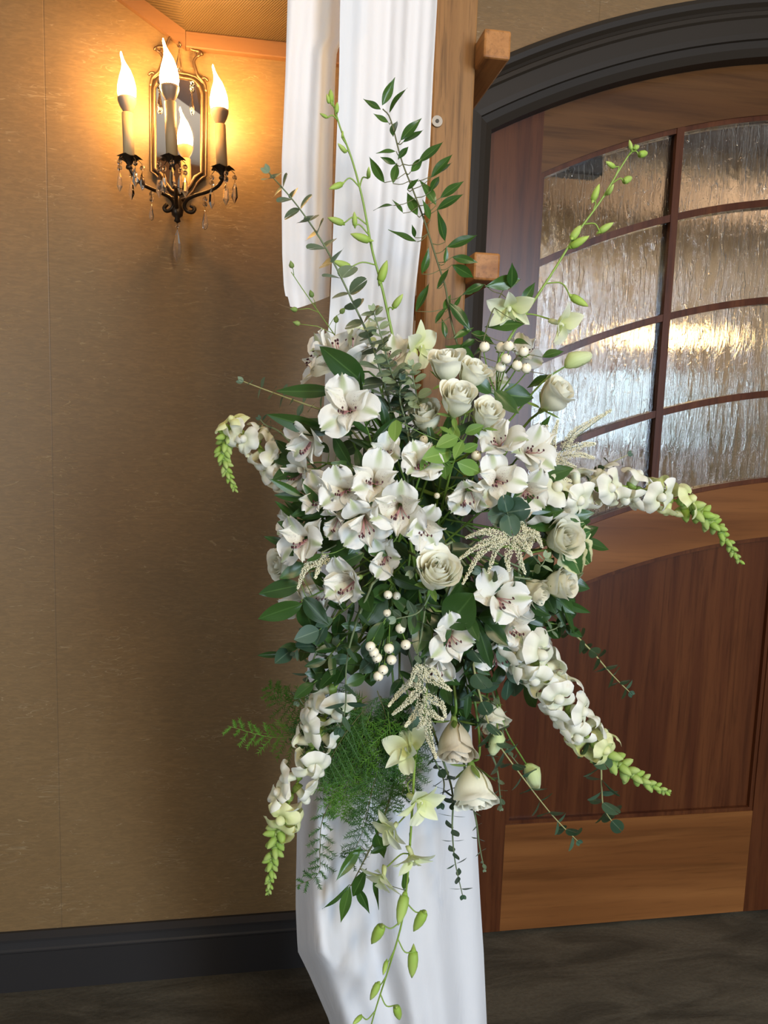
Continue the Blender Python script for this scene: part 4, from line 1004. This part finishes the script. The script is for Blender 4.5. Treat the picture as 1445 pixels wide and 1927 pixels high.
# hypericum
def zb(x, y): return 760+x/4.817, 600+y/4.817
def zc_(x, y): return 540+x/6.02, 1140+y/6.02
hypericum('cluster of cream berries at the top right beside the rose group', (935, 745), [(*zb(*q), 10, random.uniform(-.3, .4), random.uniform(.6, 1.3)) for q in ((730, 255), (880, 260), (950, 248), (1085, 298), (925, 365), (875, 440), (1025, 425), (1108, 450))], -.99, [(930, 735, 975, 780), (925, 740, 880, 700)])
hypericum('cluster of white berries low in the shaded middle', (735, 1150), [(*zc_(*q), 9.8, random.uniform(-.2, .2), random.uniform(-.9, -.2)) for q in ((1285, 255), (1345, 440), (1155, 480), (985, 525), (1185, 610), (1090, 725), (1035, 795), (945, 460), (1020, 585))], -1.0, [(720, 1170, 690, 1225)])
hypericum('pair of small white berries left of the large open rose', (745, 1090), [(730, 1119, 8.5, -.1, -.5), (746, 1121, 8, .2, -.4), (728, 1153, 8, 0, -.4)], -.985)
hypericum('single cream berries among the bright leaves in the centre', (880, 900), [(896, 858, 10, .2, .5), (908, 885, 8, .5, .2), (798, 828, 9, -.2, .4), (822, 933, 6, 0, 0)], -1.0)
# astilbe
astilbe('feathery cream astilbe plume in front of the right door glass', [(1015, 905), (1045, 862), (1085, 822), (1150, 772)], [[(1030, 880), (1050, 868), (1085, 880)], [(1045, 862), (1085, 855), (1118, 862)], [(1065, 845), (1080, 815), (1110, 795), (1150, 772)], [(1040, 870), (1040, 830), (1050, 790)], [(1060, 850), (1095, 838), (1120, 835)], [(1035, 880), (1010, 850), (1030, 800)], [(1035, 885), (1055, 900), (1075, 905)]], -.93, -.91, 1.5)
astilbe('drooping cream astilbe plume right of the large open rose', [(1012, 1000), (985, 1002), (955, 1012), (925, 1018)], [[(985, 1000), (1008, 1005), (1020, 1030)], [(980, 1000), (985, 990), (965, 975)], [(970, 1005), (975, 1040), (988, 1080)], [(965, 1010), (955, 1050), (958, 1075)], [(955, 1012), (935, 1030), (918, 1080)], [(945, 1012), (910, 1022), (864, 1052)], [(945, 1012), (905, 1040), (870, 1100)], [(950, 1010), (915, 1000), (876, 1012)], [(990, 1000), (1000, 1015), (995, 1035)], [(975, 1003), (990, 1030), (1000, 1045)]], -1.03, -1.045, 1.6)
astilbe('small white astilbe tips hanging under the left alstroemeria', [(605, 1040), (600, 1052), (595, 1060)], [[(598, 1052), (575, 1070), (560, 1108)], [(600, 1050), (600, 1065), (593, 1088)], [(604, 1048), (620, 1062), (624, 1090)]], -1.0, -1.0, 1.7)
astilbe('white astilbe plume hanging at the lower centre', [(800, 1235), (795, 1290), (800, 1345), (812, 1395), (821, 1424)], [[(795, 1280), (765, 1290), (730, 1330)], [(797, 1290), (770, 1318), (738, 1345)], [(795, 1275), (825, 1285), (850, 1300)], [(798, 1305), (830, 1325), (838, 1350)], [(800, 1320), (780, 1345), (762, 1368)], [(800, 1330), (815, 1345), (835, 1355)], [(802, 1350), (808, 1390), (821, 1428)], [(797, 1270), (785, 1255), (770, 1290)], [(798, 1265), (815, 1260), (835, 1285)], [(800, 1340), (795, 1360), (785, 1372)]], -1.0, -.97, 1.5, 1.2)
# ferns
fern('bright asparagus fern tip spreading left toward the wall', [(680, 1340), (600, 1372), (520, 1388), (428, 1366)], -.88, -.84, 50, 'fern')
fern('blurred asparagus fern wisp low beside the wall', [(670, 1330), (600, 1330), (545, 1325), (502, 1292)], -.80, -.76, 46, 'fern')
FERN_L = ['asparagus fern frond bending left between snapdragon and fern mass', 'dark fern frond hanging longest in the middle of the fern mass', 'short dark fern frond behind the lower left snapdragon', 'bright fern frond just left of the top hanging orchid blossom',
 'dark fern frond reaching left above the lower left snapdragon florets', 'dark fern frond behind the upper hanging orchid blossoms', 'bright fern frond trailing toward the bottom of the fern mass', 'dark fern frond curling in the upper part of the fern mass', 'dark fern frond under the low astilbe plume', 'fern frond along the right side of the lower left snapdragon']
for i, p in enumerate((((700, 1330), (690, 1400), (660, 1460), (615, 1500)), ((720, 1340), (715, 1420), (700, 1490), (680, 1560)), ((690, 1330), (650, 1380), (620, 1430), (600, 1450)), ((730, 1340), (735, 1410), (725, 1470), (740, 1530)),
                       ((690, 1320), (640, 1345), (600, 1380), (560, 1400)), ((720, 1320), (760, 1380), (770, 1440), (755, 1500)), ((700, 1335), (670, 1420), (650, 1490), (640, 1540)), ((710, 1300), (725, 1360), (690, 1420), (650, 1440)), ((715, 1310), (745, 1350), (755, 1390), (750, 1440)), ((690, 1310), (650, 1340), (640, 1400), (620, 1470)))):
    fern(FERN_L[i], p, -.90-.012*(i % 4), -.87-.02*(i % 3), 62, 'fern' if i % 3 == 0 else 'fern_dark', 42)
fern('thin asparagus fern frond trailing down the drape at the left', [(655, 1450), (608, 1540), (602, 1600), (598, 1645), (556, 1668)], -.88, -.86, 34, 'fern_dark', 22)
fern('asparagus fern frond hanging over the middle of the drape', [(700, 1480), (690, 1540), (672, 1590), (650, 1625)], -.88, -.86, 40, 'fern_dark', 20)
# eucalyptus
eucalyptus([(742, 800), (728, 740), (700, 650), (660, 560), (612, 465), (560, 388), (506, 325)], -.955, -.95, 'tall grey-green eucalyptus stem leaning left past the drape', 18, 52, 30, 'euc', tmin=.08)
eucalyptus([(772, 830), (752, 740), (733, 690), (718, 635), (702, 585)], -.965, -.97, 'pale small-leaved eucalyptus stem right of the tall grey one', 15, 38, 24, 'euc_pale')
eucalyptus([(800, 830), (790, 770), (780, 725), (774, 688)], -.975, -.985, 'short round-leaved eucalyptus beside the topmost rose', 9, 34, 22, 'euc_pale')
eucalyptus([(770, 830), (762, 790), (752, 750), (756, 715)], -.97, -.98, 'dark round-leaved eucalyptus tip under the tall grey stem', 8, 28, 22, 'euc_dark')
eucalyptus([(640, 782), (590, 766), (530, 745), (458, 718)], -.90, -.88, 'thin eucalyptus stem pointing left above the curled snapdragon', 10, 32, 24, 'euc', round_=False, spread=.05, mat='stem_pale')
eucalyptus([(560, 845), (525, 812), (500, 800), (490, 790)], -.90, -.89, 'short eucalyptus tip over the curled snapdragon', 5, 24, 18, 'euc_dark', round_=False)
eucalyptus([(990, 950), (1060, 910), (1120, 885), (1181, 856)], -.92, -.90, 'thin dark eucalyptus stem above the right snapdragon', 8, 28, 20, 'euc_dark', round_=False, spread=.1, mat='stem_pale')
eucalyptus([(1000, 1125), (1060, 1175), (1110, 1222), (1150, 1268), (1184, 1302)], -.90, -.88, 'thin eucalyptus stem crossing the door panel above the lower snapdragon', 11, 30, 24, 'euc_dark', spread=.1, mat='stem_pale')
eucalyptus([(885, 1190), (892, 1260), (912, 1340), (935, 1395), (985, 1465), (1040, 1535), (1086, 1582)], -.95, -.90, 'long dark eucalyptus stem trailing to the lower right', 19, 46, 24, 'euc_dark', mat='stem_pale')
eucalyptus([(1100, 1380), (1128, 1430), (1132, 1480), (1136, 1520), (1156, 1552)], -.91, -.88, 'round-leaved eucalyptus tip hanging under the lower right snapdragon', 8, 46, 28, 'euc_dark', foam_=True, mat='stem_pale')
eucalyptus([(830, 1420), (851, 1490), (851, 1560), (856, 1620), (870, 1684)], -.90, -.88, 'thin dark eucalyptus stem hanging straight over the white drape', 11, 30, 22, 'euc_dark', round_=False, spread=0, tilt=0)
eucalyptus([(905, 1380), (933, 1440), (940, 1490), (943, 1520)], -.90, -.89, 'short small-leaved eucalyptus beside the lowest hanging rose', 7, 22, 14, 'euc')
eucalyptus([(915, 1260), (940, 1350), (955, 1410), (985, 1450)], -.90, -.89, 'green eucalyptus stem right of the dark trailing one', 8, 22, 14, 'leaf_x' if False else 'euc', round_=False)
eucalyptus([(880, 1480), (895, 1540), (902, 1590), (911, 1636)], -.89, -.88, 'wispy eucalyptus tip at the right edge of the drape', 6, 20, 12, 'euc', round_=False)
eucalyptus([(700, 1100), (668, 1180), (652, 1250), (650, 1330), (640, 1370)], -1.0, -.96, 'broad-leaved eucalyptus hanging down at the lower left', 9, 44, 36, 'euc_dark', round_=False)
eucalyptus([(670, 1080), (620, 1170), (590, 1240), (575, 1285), (560, 1320)], -.97, -.92, 'eucalyptus stem drooping along the lower left edge', 10, 40, 22, 'euc', round_=False)
eucalyptus([(640, 1100), (600, 1170), (575, 1205), (556, 1228)], -.95, -.92, 'small greyish eucalyptus sprig at the left edge below the glossy leaves', 6, 34, 24, 'euc', round_=False)
eucalyptus([(830, 1040), (815, 1100), (790, 1150), (745, 1165)], -1.0, -1.04, 'grey eucalyptus sprig below the large open rose', 6, 34, 28, 'euc', round_=False)
eucalyptus([(850, 1020), (815, 1040), (790, 1058), (776, 1075)], -1.03, -1.05, 'green eucalyptus leaves on the left petals of the large open rose', 4, 34, 28, 'euc', round_=False)
eucalyptus([(790, 1050), (800, 1130), (790, 1210), (780, 1270)], -1.0, -1.0, 'eucalyptus stem hanging between the berries and the low alstroemeria', 7, 38, 28, 'euc', round_=False)
eucalyptus([(880, 900), (930, 945), (952, 962), (955, 966)], -.98, -1.04, 'cluster of round dark eucalyptus leaves seen end-on at the right centre', 3, 44, 40, 'euc_dark', tmin=.6)
eucalyptus([(800, 1340), (815, 1420), (835, 1470), (830, 1510)], -.90, -.89, 'dark broad eucalyptus behind the hanging orchid blossoms', 7, 34, 28, 'euc_dark', round_=False)
eucalyptus([(1000, 1090), (960, 1085), (930, 1080), (905, 1075)], -.99, -1.0, 'blue-green eucalyptus leaves under the drooping astilbe', 5, 38, 32, 'euc_dark', round_=False)
eucalyptus([(960, 1060), (1000, 1075), (1020, 1062), (1026, 1050)], -.96, -.96, 'pale eucalyptus leaves between the two right-hand roses', 4, 30, 26, 'euc_pale', round_=False)
eucalyptus([(960, 1180), (1010, 1190), (1040, 1185), (1052, 1178)], -.95, -.94, 'small eucalyptus tip poking right under the white roses', 4, 28, 18, 'euc', round_=False)
# ruscus
leafy('tall glossy ruscus stem rising in front of the drape and post', [(866, 668), (848, 600), (838, 540), (822, 490), (800, 420), (778, 360), (755, 300), (735, 225), (720, 205)],
  seg(z2, (875, 185, 945, 20), (920, 225, 997, 60), (870, 208, 765, 155), (915, 285, 825, 240), (940, 365, 950, 245), (985, 390, 1105, 250), (1000, 400, 1120, 345), (960, 455, 840, 458), (970, 500, 1035, 420), (960, 530, 865, 488), (940, 645, 965, 500), (890, 640, 795, 488),
      (1045, 575, 1110, 500), (1090, 520, 1240, 415), (1025, 680, 1090, 615), (1165, 610, 1290, 465), (1170, 600, 1290, 540), (1165, 690, 1215, 590), (1195, 775, 1110, 605), (1220, 730, 1360, 625), (1200, 800, 1355, 700), (1250, 990, 1185, 800), (1160, 860, 1120, 740), (1085, 835, 1020, 690),
      (1000, 820, 940, 735), (945, 775, 820, 775), (1260, 1020, 1445, 960), (1085, 990, 905, 940), (1070, 965, 1055, 890), (1110, 1180, 1165, 1030), (1245, 1120, 1262, 1010), (1290, 1080, 1440, 1105), (1290, 1125, 1440, 1210), (1200, 1265, 1285, 1150), (1075, 1400, 1165, 1245), (1270, 1350, 1410, 1515), (1240, 1400, 1275, 1310),
      (1190, 1470, 1245, 1370), (1300, 1380, 1340, 1300), (1360, 1300, 1445, 1250), (1300, 1560, 1420, 1490), (1250, 1560, 1240, 1440), (1330, 1620, 1440, 1560)), -.88, -.92, RUS, wob=.02)
def z5(x, y): return 700+x/2.627, 440+y/2.627
leafy('broad glossy ruscus leaves behind the small orchid blossoms', [(880, 800), (890, 740), (905, 660), (925, 590), (950, 540)],
  [(*q, w_) for q, w_ in zip(seg(z5, (735, 225, 550, 260), (555, 250, 450, 290), (690, 265, 695, 145), (735, 350, 815, 235), (755, 445, 555, 440), (490, 490, 620, 540), (510, 520, 440, 550), (520, 640, 370, 545), (840, 610, 950, 565), (800, 810, 560, 790), (800, 990, 890, 900), (700, 540, 800, 520), (560, 560, 480, 600), (620, 700, 520, 740), (880, 700, 760, 760)), (1.1, 1, 1.3, 1.1, 1.2, 1.1, 1, 1.7, 1.3, 1.3, 1.2, 1, 1, 1.2, 1))], -.88, -.91, RUS, wob=.03, wsc=1.05)
leafy('dark ruscus tip hanging at the bottom over the drape', [(740, 1480), (715, 1560), (690, 1610), (664, 1660)], [(*q, w_) for q, w_ in zip(seg(z4, (750, 960, 605, 1140), (705, 1235, 775, 1085), (725, 1180, 800, 1315), (690, 1175, 635, 1385), (685, 1170, 545, 1335), (985, 1200, 990, 1080), (820, 1110, 860, 1280), (830, 890, 880, 1010), (780, 985, 670, 1000), (800, 1000, 900, 950), (845, 810, 830, 900)), (.9, 1.1, 1.1, .9, .4, .9, .4, 1.6, .6, .9, 1.2))], -.88, -.87, RUS, wob=.02)
def z6(x, y): return 380+x/3.01, 580+y/3.01
leafy('long green alstroemeria leaves at the upper left', [(720, 830), (700, 790), (680, 740), (660, 700)], [(*q, w_) for q, w_ in zip(seg(z6, (920, 425, 660, 205), (745, 470, 425, 475), (720, 710, 355, 590), (860, 710, 535, 655), (1000, 690, 800, 705), (900, 480, 1000, 560)), (1.7, 1, 1, 1.3, 1.2, 1.2))], -.96, -.975, LANCE, 'leafy_stem', mat='stem')
leafy('dark leaves framing the curled left snapdragon', [(680, 900), (640, 880), (600, 870), (560, 880)], [(*q, w_) for q, w_ in zip(seg(z6, (535, 880, 375, 820), (575, 890, 400, 965), (760, 835, 930, 740), (530, 850, 415, 745), (560, 860, 500, 760), (720, 820, 640, 740), (620, 1060, 530, 990), (640, 1080, 520, 1110)), (1.2, 1.2, 1.1, .9, .9, 1, 1, 1))], -.90, -.92, BROAD, 'leafy_stem', mat='stem')
def z7(x, y): return 460+x/2.89, 960+y/2.89
leafy('pair of glossy leaves pointing left at the lower left edge', [(640, 1090), (610, 1110), (580, 1125), (566, 1130)], [(*q, w_) for q, w_ in zip(seg(z7, (310, 405, 75, 455), (315, 510, 78, 580), (320, 475, 455, 625), (315, 500, 380, 695), (330, 290, 200, 370), (250, 200, 105, 140), (290, 170, 165, 205), (360, 340, 480, 420)), (1.0, 1.0, 1.2, 1.2, 1.1, .7, .9, 1.2))], -.96, -.97, BROAD, 'leafy_stem', mat='stem')
leafy('broad leaves between the upper cluster and the berries', [(740, 1100), (700, 1060), (670, 1040), (650, 1030)], [(*q, w_) for q, w_ in zip(seg(z7, (640, 160, 440, 240), (650, 150, 575, 240), (640, 170, 770, 250), (650, 230, 500, 300), (640, 420, 700, 560), (760, 440, 640, 640), (420, 240, 340, 280), (800, 180, 900, 250), (700, 560, 860, 640), (960, 640, 1010, 560), (640, 640, 520, 620)), (1.3, 1.1, 1.2, 1.2, 1.5, 1.5, .9, 1.2, 1.6, 1, 1))], -.97, -1.01, BROAD, 'leafy_stem', mat='stem')
leafy('wide folded green leaf right of the large open rose', [(820, 1150), (850, 1150), (875, 1140)], [(840, 1180, 895, 1115, 1.9), (875, 1150, 900, 1210, .9), (850, 1185, 790, 1240, .8), (900, 1180, 925, 1260, .8)], -1.0, -1.01, BROAD, 'leafy_stem', mat='stem')
leafy('bright young leaves in the centre below the roses', [(840, 920), (850, 880), (862, 850), (880, 815)], [(848, 830, 860, 800, 1), (875, 815, 908, 800, 1), (862, 822, 822, 838, 1.1), (850, 850, 800, 860, 1), (838, 870, 790, 852, 1), (870, 850, 900, 835, 1), (860, 870, 908, 890, 1), (835, 860, 840, 905, .9), (870, 830, 855, 860, .9), (845, 815, 828, 800, .9), (812, 855, 790, 885, .8), (890, 930, 880, 905, .9), (745, 790, 742, 830, .9), (885, 925, 905, 910, .9)], -1.0, -1.04, BRIGHT, 'leafy_stem', mat='leaf_x' if False else 'stem')
leafy('leaves around the base of the right snapdragon', [(960, 1000), (1000, 980), (1040, 960), (1060, 950)], [(1012, 900, 1075, 885, 1.0), (1000, 970, 1060, 960, 1.1), (1020, 960, 1045, 940, 1), (1060, 975, 1115, 965, .9), (990, 985, 1050, 985, 1.3), (1040, 970, 1090, 945, .9)], -.95, -.95, BROAD, 'leafy_stem', mat='stem')
IVY = [mk('ivy_leaf', *(lambda g: (g[0], g[1], M['ivy'], g[2]))(grid(10, 10, lambda u, v: (v, u*(.10+.36*sin(pi*min(1, v*1.02)**.7)*(.72+.28*abs(cos(v*7.5)))), .08*abs(u)-.08*v*v))))]
leafy('variegated ivy leaves with cream edges beside the right roses', [(1000, 1040), (1050, 1030), (1080, 1020)], [(1075, 1015, 1112, 1000, 1.1), (1078, 1020, 1108, 1060, 1.3), (1070, 1030, 1090, 1078, 1.3), (1070, 1005, 1100, 985, 1), (1060, 1040, 1075, 1060, 1)], -.94, -.94, IVY, 'ivy_sprig', mat='stem')
# seed-pod stem by the drape tail
pods = path_pts([(650, 660), (628, 628), (600, 588), (570, 545), (548, 512)], -.88, -.90)
root = thing('pod_stem', 'thin yellowish stem with small seed pods beside the drape tail', 'foliage', pods[0])
stem_mesh(root, root_to_foam(pods), .0010, .0006, 'stem_orchid', 5)
for a, b, c in (((600, 588), (560, 583), (572, 606)), ((628, 628), (565, 610), (575, 612)), ((630, 630), (632, 608), (628, 590)), ((595, 582), (588, 560), (590, 566)), ((553, 518), (550, 505), (548, 512)), ((618, 615), (640, 590), (638, 600))):
    A = pt(*a, -.89); B = pt(*b, -.895); V, Fc, U = tube([A, A.lerp(B, .5)+Vector((0, 0, .004)), B], .0007, .0005, 4); t_ = add('twig', mk('twig', V, Fc, M['stem_orchid'], U), root)
    add('pod', mk('seed_pod', *lathe([(.06, 0), (.35, .2), (.40, .55), (.2, .9), (.03, 1.15)], 7)[:2], M['sepal']), t_, frame(B, B-A, None, 0, .010))
# filler foliage sprigs deep between the blooms
rf = random.Random(21)
MARKS = [(657, 768, 'the flat open upper left alstroemeria'), (648, 918, 'the dark-anthered left alstroemeria'), (706, 902, 'the yellowish central alstroemeria'), (573, 1012, 'the large bluish left alstroemeria'), (686, 985, 'the drooping alstroemeria under the yellowish bloom'),
 (755, 958, 'the pink-throated central alstroemeria'), (797, 990, 'the alstroemeria drooping right of centre'), (790, 872, 'the cream alstroemeria by the bright leaves'), (938, 828, 'the cream alstroemeria under the roses'), (1000, 843, 'the upper right cream alstroemeria'), (936, 902, 'the speckled right alstroemeria'),
 (993, 922, 'the pale alstroemeria by the right snapdragon'), (880, 932, 'the half-open drooping alstroemeria'), (655, 1097, 'the lower left pink-throated alstroemeria'), (850, 1197, 'the low white alstroemeria near the berries'), (940, 1125, 'the large white alstroemeria under the plume'), (938, 1228, 'the bluish hanging alstroemeria'), (822, 1252, 'the shaded hanging alstroemeria'),
 (820, 1082, 'the large open rose'), (858, 757, 'the lowest pair of top roses'), (1054, 1015, 'the rose by the ivy'), (1050, 1100, 'the right-facing rose'), (725, 1240, 'the low berry cluster'), (730, 1120, 'the small berry pair'), (955, 965, 'the round dark eucalyptus leaves'), (945, 1030, 'the drooping astilbe plume'), (795, 1320, 'the low astilbe plume'), (630, 1320, 'the lower left snapdragon base'), (856, 840, 'the bright young leaves'), (724, 1046, 'the shaded bluish alstroemeria')]
USED = set()
def sprig_label(x, y):
    c_ = []
    for mx_, my_, nm in MARKS:
        dx, dy = x-mx_, y-my_; d_ = 'above' if abs(dy) >= abs(dx) and dy < 0 else 'below' if abs(dy) >= abs(dx) else 'left of' if dx < 0 else 'right of'
        c_.append((dx*dx+dy*dy, '%s %s' % (d_, nm)))
    for _, t_ in sorted(c_):
        if t_ not in USED: USED.add(t_); return 'dark leafy sprig just '+t_
k = 0
while k < 54:
    px, py = rf.uniform(590, 1030), rf.uniform(830, 1340)
    if ((px-790)/235)**2+((py-1040)/290)**2 > 1: continue
    k += 1
    ang = math.atan2(py-985, px-775)+rf.uniform(-.6, .6); L = rf.uniform(60, 95); Y = dep(px, py, .035+rf.uniform(0, .05))
    ex, ey = px+cos(ang)*L, py+sin(ang)*L
    lv = []
    for j in range(6):
        t = j/5; bx, by = px+(ex-px)*t, py+(ey-py)*t; a2 = ang+(.9 if j % 2 else -.9)*(1-t*.6)+rf.uniform(-.3, .3); ll = rf.uniform(48, 70) if py < 1130 else rf.uniform(34, 50)
        lv.append((bx, by, bx+cos(a2)*ll, by+sin(a2)*ll, rf.uniform(.9, 1.4)))
    leafy(sprig_label((px+ex)/2, (py+ey)/2), [(px, py), ((px+ex)/2, (py+ey)/2), (ex, ey)], lv, Y, Y-.01, (BROAD if k % 3 else LANCE) if py < 1130 else [OVAL['euc_dark'], BROAD[1], LANCE[0], BROAD[0]], 'foliage_sprig', mat='stem', group='dark foliage sprigs between the blooms', wob=.025)
